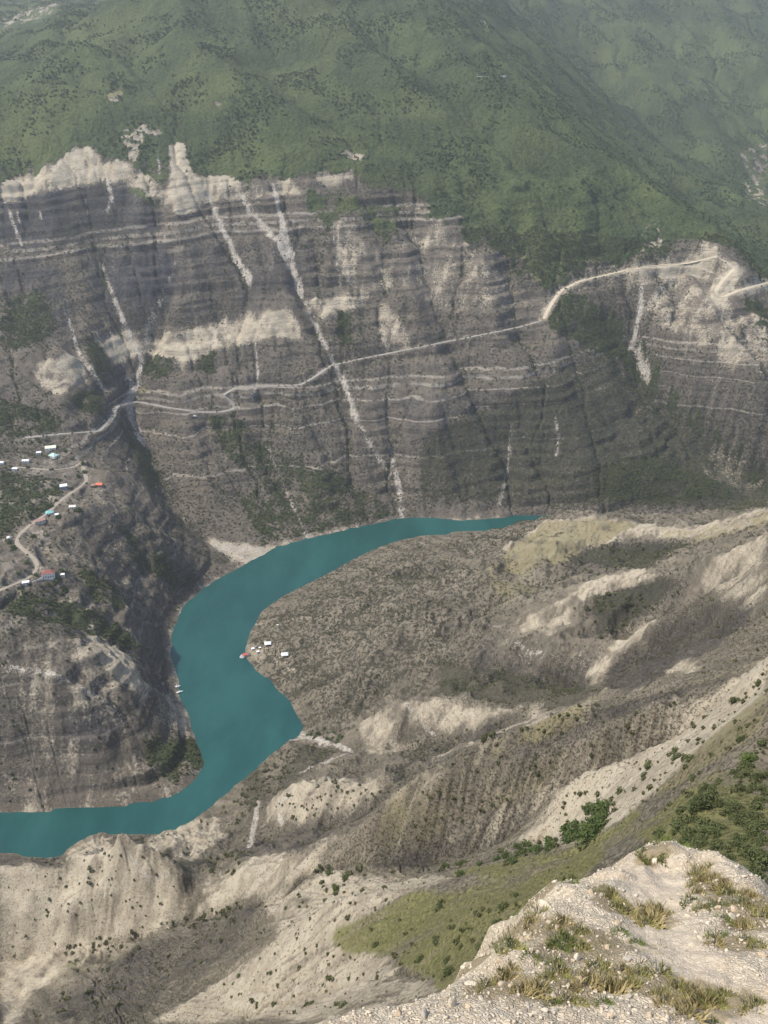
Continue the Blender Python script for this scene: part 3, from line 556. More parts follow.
def mat_ground():
    m = bpy.data.materials.new('canyon_ground'); t = NT_(m)
    g = t.n('ShaderNodeNewGeometry'); P_ = g.outputs['Position']; sepN = t.n('ShaderNodeSeparateXYZ'); t.put(sepN.inputs[0], g.outputs['True Normal']); nz = sepN.outputs[2]
    sp = t.n('ShaderNodeSeparateXYZ'); t.put(sp.inputs[0], P_)
    a1 = t.n('ShaderNodeAttribute', attribute_name='cover_a'); c1 = t.n('ShaderNodeSeparateColor'); t.put(c1.inputs[0], a1.outputs['Color'])
    a2 = t.n('ShaderNodeAttribute', attribute_name='cover_b'); c2 = t.n('ShaderNodeSeparateColor'); t.put(c2.inputs[0], a2.outputs['Color'])
    forest, grass, pale, dark = c1.outputs[0], c1.outputs[1], c1.outputs[2], a1.outputs['Alpha']
    a3 = t.n('ShaderNodeAttribute', attribute_name='cover_c'); c3 = t.n('ShaderNodeSeparateColor'); t.put(c3.inputs[0], a3.outputs['Color']); rill, this_side, close = c3.outputs[0], c3.outputs[1], c3.outputs[2]
    beds, scrub, scree, warm = c2.outputs[0], c2.outputs[1], c2.outputs[2], a2.outputs['Alpha']
    big = t.noise(P_, 0.011, 5); mid = t.noise(P_, 0.055, 6, 0.6); fine = t.noise(P_, 0.33, 6, 0.65); grit = t.noise(P_, 2.2, 4, 0.7)
    run = t.noise(t.vscale(P_, 0.11, 0.016, 0.016), 1.0, 5, 0.6)           # runnels down the wall
    # soil and debris
    soil = t.mix(t.ss(mid, .3, .7), SOIL_A, SOIL_B); soil = t.mix(t.ss(run, .4, .75, 0, .2), soil, SOIL_C); soil = t.mix(t.ss(rill, .55, .85), soil, SOIL_C); soil = t.mix(t.ss(rill, .42, .15, 0, .6), soil, SOIL_D); soil = t.mix(this_side, soil, t.mix(.62, soil, t.mix(t.ss(rill, .2, .8), SOIL_N, SOIL_M)))
    soil = t.mix(t.ss(grit, .60, .70, 0, .55), soil, LIME_B); soil = t.mix(t.ss(t.noise(P_, .7, 3, .7), .60, .70, 0, .6), soil, ROCK_P); soil = t.mix(t.ss(t.noise(P_, .52, 3, .7), .56, .66, 0, .7), soil, ROCK_D)
    # bedded rock: thin beds of different hardness
    bed = t.math('ADD', t.math('ADD', sp.outputs[2], t.math('MULTIPLY', sp.outputs[0], -0.085)), t.math('ADD', t.math('MULTIPLY', t.math('SINE', t.math('ADD', t.math('DIVIDE', sp.outputs[0], 170.0), 0.6)), 6.0), t.math('MULTIPLY', t.math('SUBTRACT', big, .5), 16.0)))
    bn = t.noise(None, 0.085, 5, 0.75, '1D', bed); bf = t.noise(None, 0.45, 4, 0.7, '1D', bed)
    rock = t.mix(t.ss(bn, .36, .62), ROCK_D, ROCK_M); rock = t.mix(t.math('MULTIPLY', t.ss(bf, .56, .66), t.ss(mid, .40, .62, 0, .6)), rock, ROCK_P); rock = t.mix(t.math('MULTIPLY', t.ss(bf, .42, .34), .75), rock, ROCK_D)
    led = None
    for c_, w_ in ((158, 2.0), (168, 1.5), (143, 1.1), (118, .9), (384, 2.0), (395, 2.6), (407, 2.0), (70, 1.0)):
        q_ = t.ss(t.math('ABSOLUTE', t.math('SUBTRACT', bed, float(c_))), w_ * 1.5, w_ * .5); led = q_ if led is None else t.math('MAXIMUM', led, q_)
    ledge = t.math('MULTIPLY', led, t.math('MULTIPLY', t.ss(t.noise(P_, .03, 4, .65), .30, .47), t.math('SUBTRACT', 1.0, this_side)))
    ledge = t.math('MULTIPLY', ledge, t.ss(sp.outputs[1], 1080, 1220, .45, 1.0))
    steep = t.ss(nz, .86, .60)
    col = t.mix(t.math('MULTIPLY', t.math('MULTIPLY', beds, t.ss(t.noise(P_, .014, 4, .6), .36, .56, .25, 1.0)), t.math('ADD', t.math('MULTIPLY', steep, .75), t.ss(bf, .55, .7, 0, .35)), clamp=True), soil, rock)
    col = t.mix(t.math('MULTIPLY', ledge, .55), col, ROCK_P)
    col = t.mix(t.math('SUBTRACT', 1.0, this_side), col, t.mix(1.0, col, (.90, .90, .89), 'MULTIPLY'))
    # shale, also the shade painted on near ridge faces
    shale = t.mix(t.ss(fine, .35, .7), SHALE_SHADE_A, SHALE_SHADE_B); shale = t.mix(this_side, t.mix(t.ss(t.math('ADD', t.math('MULTIPLY', rill, .6), t.math('MULTIPLY', fine, .4)), .35, .75), (.026, .028, .035), (.075, .073, .075)), shale)
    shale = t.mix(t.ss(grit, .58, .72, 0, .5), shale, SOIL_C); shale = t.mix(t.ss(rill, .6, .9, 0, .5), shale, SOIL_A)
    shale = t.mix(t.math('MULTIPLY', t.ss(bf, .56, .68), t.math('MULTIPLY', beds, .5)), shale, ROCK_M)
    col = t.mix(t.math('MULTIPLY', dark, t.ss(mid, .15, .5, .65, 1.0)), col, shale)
    col = t.mix(t.math('MULTIPLY', ledge, .5), col, ROCK_P)
    # limestone, also the sunlight painted on near crests
    lime = t.mix(t.ss(mid, .35, .68), LIME_A, LIME_B); lime = t.mix(t.ss(rill, .45, .15, 0, .75), lime, LIME_C); lime = t.mix(t.ss(t.noise(P_, .6, 3, .7), .56, .64, 0, .8), lime, SOIL_B); lime = t.mix(t.math('MULTIPLY', t.ss(bf, .45, .36), t.math('MULTIPLY', beds, .55)), lime, ROCK_M)
    lime = t.mix(t.ss(grit, .58, .72, 0, .5), lime, SOIL_B)
    col = t.mix(t.ss(t.math('ADD', pale, t.math('MULTIPLY', t.math('ADD', t.math('SUBTRACT', fine, .5), t.math('MULTIPLY', t.math('SUBTRACT', rill, .5), .7)), t.math('SUBTRACT', 1.9, this_side))), .2, .85, 0, .95), col, lime)
    # dry and green grass
    dry = t.mix(t.ss(fine, .35, .7), DRY_A, DRY_B)
    col = t.mix(t.math('MULTIPLY', t.ss(t.math('ADD', warm, t.math('MULTIPLY', t.math('SUBTRACT', fine, .5), .7)), .25, .7), .8), col, dry)
    gr = t.mix(t.ss(fine, .3, .7), GRASS_A, GRASS_B); gr = t.mix(t.ss(mid, .45, .75, 0, .8), gr, DRY_B); gr = t.mix(t.ss(grit, .35, .7, 0, .5), gr, GRASS_D); gr = t.mix(t.ss(rill, .45, .2, 0, .5), gr, SOIL_M)
    # woodland
    leaf = t.noise(P_, 0.16, 5, 0.7); fo = t.mix(t.ss(leaf, .34, .66), FOREST_A, FOREST_B); fo = t.mix(t.ss(big, .45, .75, 0, .6), fo, FOREST_C); fo = t.mix(t.ss(t.noise(P_, .0045, 4, .55), .42, .62, 0, .55), fo, FOREST_Y)
    fo = t.mix(t.math('MULTIPLY', grass, .6), fo, FOREST_Y)
    fo = t.mix(t.ss(sp.outputs[1], 1680, 1420, 0, .6), fo, t.mix(leaf, SCRUB_A, SCRUB_C))
    fm = t.ss(t.math('ADD', forest, t.math('MULTIPLY', t.math('SUBTRACT', t.noise(P_, 0.09, 5, .65), .5), 1.3)), .3, .62)
    col = t.mix(t.math('MULTIPLY', t.ss(t.math('ADD', grass, t.math('MULTIPLY', t.math('SUBTRACT', fine, .5), .6)), .3, .7), t.math('SUBTRACT', 1.0, fm)), col, gr)
    col = t.mix(fm, col, fo)
    # scrub in specks
    sk = t.math('ADD', t.math('MULTIPLY', t.noise(P_, 0.24, 3, 0.62), .6), t.math('MULTIPLY', t.noise(P_, 0.55, 3, 0.62), .4))
    sk = t.math('ADD', t.math('MULTIPLY', sk, t.math('SUBTRACT', 1.0, close)), t.math('MULTIPLY', t.noise(P_, .85, 3, .62), close))
    sm = t.ss(t.math('ADD', sk, t.math('MULTIPLY', t.math('SUBTRACT', scrub, .5), .32)), .50, .57)
    col = t.mix(t.math('MULTIPLY', sm, t.math('SUBTRACT', t.math('SUBTRACT', .8, t.math('MULTIPLY', close, .25)), t.math('ADD', t.math('MULTIPLY', scree, .6), t.math('MULTIPLY', grass, .55)), clamp=True)), col, t.mix(fine, SCRUB_A, SCRUB_B))
    # scree
    st = t.mix(t.ss(fine, .3, .65), SCREE_A, SCREE_B); st = t.mix(t.ss(t.noise(P_, .4, 4, .7), .48, .62, 0, .75), st, SOIL_B)
    col = t.mix(t.ss(t.math('ADD', scree, t.math('MULTIPLY', t.math('ADD', t.math('SUBTRACT', fine, .5), t.math('SUBTRACT', t.noise(P_, .9, 3, .7), .5)), 1.3)), .28, .5), col, st)
    col = t.mix(t.ss(grit, .25, .75, .35, 0.0), col, t.mix(.5, col, (0.02, .018, .015)))
    b1 = t.bump(t.math('ADD', t.math('MULTIPLY', fine, 1.0), t.math('MULTIPLY', grit, .4)), .9, 1.6)
    b2 = t.n('ShaderNodeBump'); b2.inputs['Strength'].default_value = .8; b2.inputs['Distance'].default_value = 5.0; t.put(b2.inputs['Height'], t.math('ADD', t.math('MULTIPLY', leaf, fm), t.math('MULTIPLY', t.math('MULTIPLY', sk, sm), .4))); t.put(b2.inputs['Normal'], b1)
    t.bsdf(col, .95, b2.outputs[0], 0.1)
    return m
SOIL_A, SOIL_B, SOIL_C = (.110, .094, .074), (.165, .140, .108), (.205, .178, .142)
ROCK_D, ROCK_M, ROCK_P = (.058, .051, .044), (.140, .122, .100), (.31, .275, .225)
SHALE_SHADE_A, SHALE_SHADE_B = (.064, .056, .048), (.102, .088, .073)
LIME_A, LIME_B = (.47, .41, .305), (.345, .295, .213)
LIME_C = (.25, .205, .15)
SOIL_D, SOIL_N, SOIL_M = (.080, .071, .053), (.150, .131, .089), (.255, .218, .152)
DRY_A, DRY_B = (.245, .21, .118), (.19, .168, .088)
GRASS_D = (.11, .116, .042)
GRASS_A, GRASS_B = (.165, .165, .064), (.225, .203, .092)
FOREST_A, FOREST_B, FOREST_C, FOREST_Y = (.034, .052, .021), (.078, .104, .040), (.058, .080, .036), (.118, .140, .049)
SCRUB_C = (.075, .085, .042)
SCRUB_A, SCRUB_B = (.028, .032, .018), (.055, .055, .030)
SCREE_A, SCREE_B = (.56, .51, .43), (.40, .36, .30)
def mat_water():
    m = bpy.data.materials.new('reservoir_water'); t = NT_(m)
    P_ = t.n('ShaderNodeNewGeometry').outputs['Position']
    n1 = t.noise(t.vscale(P_, 1, .6, 1), .008, 4, .6); n2 = t.noise(P_, .05, 5, .6); n3 = t.noise(P_, .6, 3, .6)
    n4 = t.noise(t.vscale(P_, 1, .35, 1), .035, 5, .65); col = t.mix(t.ss(t.math('ADD', t.math('MULTIPLY', n1, .6), t.math('MULTIPLY', n4, .4)), .36, .66), WATER_A, WATER_B)
    nb = t.bump(t.math('ADD', n3, t.math('MULTIPLY', n2, 1.5)), .3, .6)
    t.bsdf(col, t.ss(t.math('ADD', n1, t.math('MULTIPLY', n2, .3)), .5, .75, .12, .26), nb, .5, IOR=1.33)
    return m
WATER_A, WATER_B = (.006, .050, .046), (.015, .078, .071)
def simple(name, c1, c2=None, scale=1.0, rough=.85, bump=0.0, metal=0.0, spec=.3):
    m = bpy.data.materials.new(name); t = NT_(m); c2 = c2 or tuple(x * .75 for x in c1)
    co = t.n('ShaderNodeTexCoord').outputs['Object']
    n = t.noise(co, scale, 5, .65); col = t.mix(t.ss(n, .3, .7), c1, c2)
    t.bsdf(col, rough, t.bump(n, bump, .1 / scale) if bump else None, spec, Metallic=metal)
    return m
# ---------------------------------------------------------------- meshes
def mesh_np(name, co, faces, mat=None, smooth=False):
    me = bpy.data.meshes.new(name); co = np.asarray(co, np.float32); faces = np.asarray(faces, np.int32); k = faces.shape[1]
    me.vertices.add(len(co)); me.vertices.foreach_set('co', co.ravel()); me.loops.add(faces.size); me.loops.foreach_set('vertex_index', faces.ravel())
    me.polygons.add(len(faces)); me.polygons.foreach_set('loop_start', np.arange(0, faces.size, k, dtype=np.int32)); 
    if smooth: me.polygons.foreach_set('use_smooth', np.ones(len(faces), bool))
    me.update(calc_edges=True)
    if mat: me.materials.append(mat)
    return me
def link(name, me, parent=None, **props):
    o = bpy.data.objects.new(name, me); COL.objects.link(o)
    if parent: o.parent = parent
    for k, v in props.items(): o[k] = v
    return o
def build_ground():
    gm = mat_ground(); nearF = NEARF
    i, j = np.meshgrid(np.arange(NR - 1), np.arange(NC - 1), indexing='ij'); a = (i * NC + j)
    quad = np.stack([a, a + 1, a + NC + 1, a + NC], -1); zc = np.maximum.reduce([ZF[:-1, :-1], ZF[1:, :-1], ZF[:-1, 1:], ZF[1:, 1:]])
    nq = nearF[:-1, :-1]; co = np.stack([XF, YF, ZF], -1).reshape(-1, 3)
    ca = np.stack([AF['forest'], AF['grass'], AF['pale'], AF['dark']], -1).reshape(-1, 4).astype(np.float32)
    cc = np.stack([np.clip(.5 + RUNF * .17, 0, 1), nearF, sstep(900, 450, YF), nearF * 0 + 1], -1).reshape(-1, 4).astype(np.float32)
    cb = np.stack([np.clip(TF, 0, 1), AF['scrub'], AF['scree'], AF['warm']], -1).reshape(-1, 4).astype(np.float32)
    for name, sel in (('hills', ~nq), ('terrain', nq)):
        f = quad[sel & (zc > -6)]; used = np.unique(f); mp = np.full(NR * NC, -1, np.int32); mp[used] = np.arange(len(used))
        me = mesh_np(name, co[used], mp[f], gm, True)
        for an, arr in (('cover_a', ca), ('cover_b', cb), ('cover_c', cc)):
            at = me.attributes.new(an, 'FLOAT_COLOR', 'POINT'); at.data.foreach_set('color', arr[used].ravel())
        link(name, me, kind='structure')
# ---------------------------------------------------------------- things
Rn = np.random.default_rng(11)
def build_roads():
    ms = {'road': simple('worn_asphalt', (.20, .19, .17), (.27, .25, .22), .3), 'dirt_road': simple('pale_dirt', (.44, .38, .28), (.36, .31, .23), .2), 'village_track': simple('packed_dirt', (.30, .26, .20), (.24, .205, .16), .3)}
    for name, xy, z, half in ROADS:
        d = np.gradient(xy, axis=0); n = np.c_[-d[:, 1], d[:, 0]]; n /= np.maximum(np.linalg.norm(n, axis=1, keepdims=True), 1e-6)
        w = half * (1 + .3 * Rn.normal(size=len(xy)).clip(-1, 1))[:, None]; w = np.c_[smooth1(w[:, 0], 2)]
        rows = [np.c_[xy - n * w, z], np.c_[xy - n * w * .5, z + .12], np.c_[xy + n * w * .5, z + .12], np.c_[xy + n * w, z]]
        co = np.stack(rows, 1).reshape(-1, 3); f = []
        for q in range(len(xy) - 1):
            for c in range(3): f.append((q * 4 + c, q * 4 + c + 1, q * 4 + 5 + c, q * 4 + 4 + c))
        link(name, mesh_np(name, co, f, ms[name], True), kind='structure')
# --- plants
def leaf_crown(n, rx, rz, leaf, seed, lobes=5, flat=0.0):
    """many leaf-sized faces through a lumpy volume; returns verts, faces"""
    r = np.random.default_rng(seed); c = r.normal(size=(lobes, 3)); c /= np.linalg.norm(c, axis=1, keepdims=True); c *= r.uniform(.25, .6, (lobes, 1)); c[:, 2] = np.abs(c[:, 2]) * .8 + .15
    sz = r.uniform(.35, .6, lobes); pick = r.integers(0, lobes, n); d = r.normal(size=(n, 3)); d /= np.linalg.norm(d, axis=1, keepdims=True)
    p = c[pick] + d * sz[pick][:, None] * r.uniform(.55, 1.0, (n, 1)) ** .5; p[:, 2] = np.maximum(p[:, 2], -.02); p *= (rx, rx, rz)
    t = r.normal(size=(n, 3)); t /= np.linalg.norm(t, axis=1, keepdims=True); b = np.cross(t, d + r.normal(size=(n, 3)) * .6); b /= np.maximum(np.linalg.norm(b, axis=1, keepdims=True), 1e-6)
    s = leaf * r.uniform(.6, 1.4, (n, 1)); v = np.stack([p - t * s - b * s * .35, p + b * s * .5, p + t * s - b * s * .3], 1).reshape(-1, 3)
    return v, np.arange(n * 3).reshape(-1, 3)
def tube(pts, rad, k=6):
    v, f = [], []
    for q, (p, r) in enumerate(zip(pts, rad)):
        for a in range(k): v.append((p[0] + r * math.cos(2 * math.pi * a / k), p[1] + r * math.sin(2 * math.pi * a / k), p[2]))
        if q:
            for a in range(k): f.append(((q - 1) * k + a, (q - 1) * k + (a + 1) % k, q * k + (a + 1) % k, q * k + a))
    f.append(tuple(range(len(v) - k, len(v)))); return v, f
def mesh_py(name, v, f, mat, smooth=False):
    me = bpy.data.meshes.new(name); me.from_pydata([tuple(map(float, p)) for p in v], [], f); me.update()
    if mat: me.materials.append(mat)
    if smooth: me.polygons.foreach_set('use_smooth', np.ones(len(me.polygons), bool))
    return me
def mat_leaf(name, a, b, var=.5):
    m = bpy.data.materials.new(name); t = NT_(m); oi = t.n('ShaderNodeObjectInfo'); g = t.n('ShaderNodeNewGeometry')
    n = t.noise(g.outputs['Position'], .9, 3, .6); rnd = g.outputs['Random Per Island']
    col = t.mix(t.math('ADD', t.math('MULTIPLY', rnd, .6), t.math('MULTIPLY', n, .4)), a, b); t.bsdf(col, .8, None, .2); return m
CLUST = [  # ground area in the picture, count, crown width range, tone, label
 ([(648,835),(690,795),(768,752),(768,890),(740,885),(700,848)], 170, (1.1, 2.6), 0, 'dark green bush in the dense thicket on the steep slope behind the white outcrop'),
 ([(690,720),(768,690),(768,750),(700,785),(650,820),(640,800)], 40, (.8, 1.9), 0, 'small dark bush on the dry grass above the dense thicket'),
 ([(560,842),(583,813),(604,808),(605,830),(577,846)], 26, (3.4, 5.4), 1, 'tall leafy bush in the green clump filling the gully beside the pale slope'),
 ([(430,868),(560,838),(566,848),(500,868),(440,880)], 40, (1.6, 3.2), 1, 'bush in the green line along the foot of the dark shale slope'),
 ([(345,935),(480,888),(590,870),(560,895),(500,950),(440,985),(400,965)], 60, (1.0, 2.2), 0, 'dark round bush dotted on the bright green grass slope'),
 ([(270,900),(340,880),(400,900),(330,940),(390,970),(340,1010),(200,1022),(220,985)], 85, (.9, 2.2), 0, 'dark bush dotted on the bare pale slope below the green grass'),
 ([(310,868),(390,866),(400,885),(330,900)], 24, (2.0, 3.6), 1, 'green bush in the band between the two pale ribs at mid slope'),
 ([(265,803),(330,780),(385,785),(370,805),(300,822)], 60, (1.5, 2.8), 0, 'small dark bush dotted on the pale rounded knoll by the river'),
 ([(0,880),(125,850),(165,875),(190,905),(60,945),(0,965)], 60, (1.2, 2.4), 0, 'small dark bush dotted on the furrowed white hill'),
 ([(55,950),(150,925),(240,903),(245,912),(150,940),(60,968)], 60, (1.8, 3.4), 1, 'bush in the hedge-like line at the foot of the white hill'),
 ([(90,960),(200,915),(262,900),(210,965),(130,1022),(20,1022)], 90, (1.2, 2.6), 2, 'olive bush on the dark brown bowl beside the white hill'),
 ([(306,736),(318,726),(350,730),(348,744),(315,745)], 18, (3.0, 5.0), 1, 'leafy green tree in the grove at the creek mouth'),
 ([(560,800),(675,740),(768,670),(768,700),(640,800),(560,835)], 60, (1.0, 2.4), 0, 'dark bush dotted on the long pale slope above the green gully'),
 ([(215,812),(252,780),(290,750),(300,765),(262,800),(235,825)], 60, (2.0, 4.2), 2, 'bush on the shore slope in front of the pale rounded knoll'),
 ([(60,860),(100,840),(215,818),(228,838),(190,858),(70,862)], 30, (1.5, 3.0), 2, 'bush among the low rocky mounds between the white hill and the water'),
 ([(205,860),(240,850),(240,872),(212,885)], 22, (2.2, 3.8), 1, 'green bush in the hollow behind the white hill'),
 ([(400,800),(520,748),(640,700),(700,690),(640,735),(540,780),(430,850),(380,850)], 70, (1.0, 2.2), 2, 'low bush on the dark shale slope'),
 ([(400,742),(540,710),(640,690),(560,730),(470,765),(400,782)], 50, (1.4, 2.8), 2, 'bush on the brown ribs behind the dark shale slope'),
 ([(570,605),(650,582),(690,585),(640,620),(600,640)], 50, (2.2, 3.8), 0, 'dark bush on the shaded face under the bright ridge crest'),
 ([(560,565),(620,540),(690,545),(640,562),(590,578)], 50, (2.2, 3.8), 0, 'dark bush in the hollow behind the bright ridge crest'),
  ([(0,440),(60,440),(110,480),(80,520),(55,545),(10,560),(0,520)], 46, (4.0, 6.5), 1, 'green garden tree among the scattered houses of the hamlet'),
  ([(10,560),(70,560),(80,600),(20,600)], 16, (3.8, 6.0), 1, 'green garden tree around the big white house on the brow'),
]
FORCE = (11, 20, 21)
def inpoly(u, v, p): return bool(inside(np.array([u]), np.array([v]), np.array(p, float))[0])
def build_plants():
    tone = [mat_leaf('dark_leaves', (.042, .056, .019), (.110, .122, .046)), mat_leaf('green_leaves', (.036, .058, .015), (.095, .125, .037)), mat_leaf('olive_leaves', (.048, .052, .020), (.105, .105, .043)), mat_leaf('bright_leaves', (.05, .085, .015), (.12, .165, .035))]
    bark = simple('grey_bark', (.10, .085, .07), (.06, .05, .04), 6.0)
    protos = [[], [], [], []]
    for k in range(4):
        for q in range(3):
            v, f = leaf_crown(420, .5, .62, .075, 100 + 10 * k + q, 6); protos[k].append(mesh_np('shrub_crown', v, f, tone[k]))
    stems = [mesh_py('shrub_stem', *tube([(0, 0, -.5), (.02, .01, .12), (.06, -.02, .38)], (.05, .04, .015)), bark)]
    cand = []
    for ci, (pl, n, (a, b), k, lab) in enumerate(CLUST):
        p = np.array(pl, float); got = tries = 0
        while got < n and tries < n * 12:
            tries += 1; u = Rn.uniform(p[:, 0].min(), p[:, 0].max()); v = Rn.uniform(p[:, 1].min(), p[:, 1].max())
            if not inpoly(u, v, pl): continue
            if perlin(np.array([u / 16.0]), np.array([v / 12.0]), 5 + ci)[0] < Rn.uniform(-.45, .4): continue
            h = hitf(u, v)
            if h is None or h[2] < 1.5: continue
            w = (1.15 if ci == 0 else 1.35) * Rn.uniform(a, b) * Rn.choice([.7, 1, 1, 1.25]); cand.append((w / np.linalg.norm(h - (0, 0, CAM_Z)), h, w, k, ci, lab)); got += 1
    cand.sort(key=lambda c: -c[0])
    big = [c for c in cand if c[4] in FORCE] ; oth = [c for c in cand if c[4] not in FORCE]; rest = oth[290 - len(big):]; big = big + oth[:290 - len(big)]
    for _, h, w, k, ci, lab in big:
        o = bpy.data.objects.new('shrub', protos[k][Rn.integers(3)]); COL.objects.link(o); o.location = (h[0], h[1], h[2] - .06 * w); o.scale = (w, w * Rn.uniform(.85, 1.15), w * Rn.uniform(.75, 1.15)); o.rotation_euler = (0, 0, Rn.uniform(0, 6.28))
        o['label'] = lab; o['category'] = 'bush'; o['group'] = GROUPS[ci]
        st = bpy.data.objects.new('stem', stems[0]); COL.objects.link(st); st.parent = o
    # the one bright tree
    h = hitf(747, 762)
    if h is not None:
        t = bpy.data.objects.new('broadleaf_tree', None); COL.objects.link(t); t.location = h; t['label'] = 'bright green broadleaf tree standing out above the dark thicket on the right'; t['category'] = 'tree'
        v, f = leaf_crown(900, 2.0, 2.3, .20, 555, 7); c = link('crown', mesh_np('crown', v, f, tone[3]), t); c.location = (0, 0, .7)
        link('trunk', mesh_py('trunk', *tube([(0, 0, -.8), (.05, 0, .6), (.15, .1, 1.6)], (.16, .12, .05)), bark), t)
    # everything smaller: one mass of scrub, one of woodland
    lows = []
    for q in range(4): lows.append(leaf_crown(34, .5, .55, .24, 300 + q, 4)[0])
    def mass(name, pts, sizes, mat, lows=lows):
        vs = []
        pts = np.array(pts); sizes = np.array(sizes); pick = Rn.integers(0, len(lows), len(pts))
        for q in range(len(lows)):
            m = pick == q; P0, W = pts[m], sizes[m]
            if not len(P0): continue
            an = Rn.uniform(0, 6.28, len(P0)); c, s = np.cos(an)[:, None], np.sin(an)[:, None]; L_ = lows[q]
            v = np.stack([c * L_[None, :, 0] - s * L_[None, :, 1], s * L_[None, :, 0] + c * L_[None, :, 1], np.repeat(L_[None, :, 2], len(P0), 0)], -1) * W[:, None, None] * np.array([1, 1, 1.0]) + P0[:, None, :]
            vs.append(v.reshape(-1, 3))
        v = np.vstack(vs); link(name, mesh_np(name, v, np.arange(len(v)).reshape(-1, 3), mat), kind='stuff')
    def rand_ground(n, ylo, yhi, dens, smax=.62):
        """scatter over the ground itself, evenly by area times density"""
        i0, i1 = np.searchsorted(yF, [ylo, yhi]); dy = np.gradient(yF)[i0:i1, None]; ds = np.gradient(sF)[None, :]; wt = dens(slice(i0, i1)) * dy * ds * YF[i0:i1] * (np.abs(sF)[None, :] < smax) * (ZF[i0:i1] > 2.0)
        cs = np.cumsum(wt.ravel()); q = np.searchsorted(cs, Rn.uniform(0, cs[-1], n)); ii, jj = np.unravel_index(np.clip(q, 0, wt.size - 1), wt.shape); ii = np.clip(ii + i0, 0, NR - 2); jj = np.clip(jj, 0, NC - 2)
        fi = Rn.uniform(0, 1, n); fj = Rn.uniform(0, 1, n); y = yF[ii] + fi * (yF[ii + 1] - yF[ii]); s = sF[jj] + fj * (sF[jj + 1] - sF[jj])
        z = (ZF[ii, jj] * (1 - fj) + ZF[ii, jj + 1] * fj) * (1 - fi) + (ZF[ii + 1, jj] * (1 - fj) + ZF[ii + 1, jj + 1] * fj) * fi
        return np.c_[s * y, y, z]
    p0 = [c[1] for c in rest]; w0 = [c[2] for c in rest]
    d_near = lambda w: np.clip(AF['scrub'][w] - .3 - .6 * AF['scree'][w] - .35 * AF['grass'][w], 0, 1) ** 1.3 * (1 - .55 * AF['pale'][w]) * sstep(-.15, .2, fbm(XF[w] / 45, YF[w] / 45, 3, 201))
    pts = rand_ground(9000, 330, 1160, lambda w: d_near(w) * nearW(w)); sz = Rn.uniform(1.2, 3.0, len(pts))
    p2 = rand_ground(2600, 90, 420, lambda w: (.25 + d_near(w)) * nearW(w)); s2 = Rn.uniform(.35, 1.1, len(p2))
    mass('scrub', np.vstack([np.array(p0).reshape(-1, 3), pts, p2]), np.r_[np.array(w0), sz, s2], tone[2])
    pts = rand_ground(40000, 600, 1640, lambda w: (1 - nearW(w)) * (np.clip(AF['scrub'][w] - .25, 0, 1) * .5 + AF['forest'][w] * 1.5) * (1 - .8 * AF['scree'][w]) * (1 - .7 * AF['pale'][w]) * (1 - .6 * AF['dark'][w])); mass('bushes', pts, Rn.uniform(1.5, 4.6, len(pts)), tone[0])
    pts = rand_ground(84000, 1560, 4400, lambda w: AF['forest'][w] * sstep(-.1, .3, fbm(XF[w] / 110, YF[w] / 110, 4, 203)) * (1 - .5 * AF['grass'][w])); mass('woodland', pts, Rn.uniform(3.5, 7.5, len(pts)), mat_leaf('woodland_leaves', (.045, .066, .026), (.095, .125, .047)), [leaf_crown(22, .5, .6, .30, 400 + q, 4)[0] for q in range(4)])
def nearW(w): return inside(XF[w], YF[w], poly).astype(float)
GROUPS = ['bushes of the dense thicket', 'bushes above the thicket', 'bushes of the gully clump', 'bushes along the shale foot', 'bushes on the green grass', 'bushes on the bare pale slope', 'bushes between the pale ribs', 'bushes on the rounded knoll', 'bushes on the white hill', 'bushes at the white hill foot', 'bushes in the brown bowl', 'creek mouth trees',
  'bushes on the long pale slope', 'bushes on the shore slope', 'bushes on the rocky mounds', 'bushes behind the white hill', 'bushes on the shale slope', 'bushes on the brown ribs', 'bushes under the ridge crest', 'bushes behind the ridge crest', 'hamlet garden trees', 'trees by the big white house']
# ---------------------------------------------------------------- the outcrop in front
OUT = np.array([(-2.9,4.5),(-1.7,5.3),(-1.0,5.6),(.1,5.95),(1.0,6.45),(1.45,6.9),(1.75,7.5),(2.2,8.4),(2.75,9.15),(3.3,9.55),(3.85,9.95),(4.15,9.95),(4.35,10.5),(4.85,10.95),(5.3,10.95),(5.55,10.5),(5.75,10.15),(6.05,9.85),(6.15,9.3),(6.05,8.7),(5.95,8.2),(6.2,7.4),(6.6,6.2),(6.6,3.5),(5,-1),(1,-2.5),(-2,-1),(-3,2.5)])
def sd_poly(X, Y, P_):
    best = np.full(X.shape, 1e9)
    for q in range(len(P_)):
        a, b = P_[q], P_[(q + 1) % len(P_)]; d = b - a; f = np.clip(((X - a[0]) * d[0] + (Y - a[1]) * d[1]) / (d @ d), 0, 1); best = np.minimum(best, np.hypot(X - a[0] - f * d[0], Y - a[1] - f * d[1]))
    return np.where(inside(X, Y, P_), best, -best)
def out_base(X, Y):
    yy = np.clip(Y, -3, 40); z = np.where(yy > 4.5, -8.5 - .65 * (yy - 4.5), -8.5 + (4.5 - yy) * 1.5)
    return CAM_Z + np.minimum(z, -1.7)
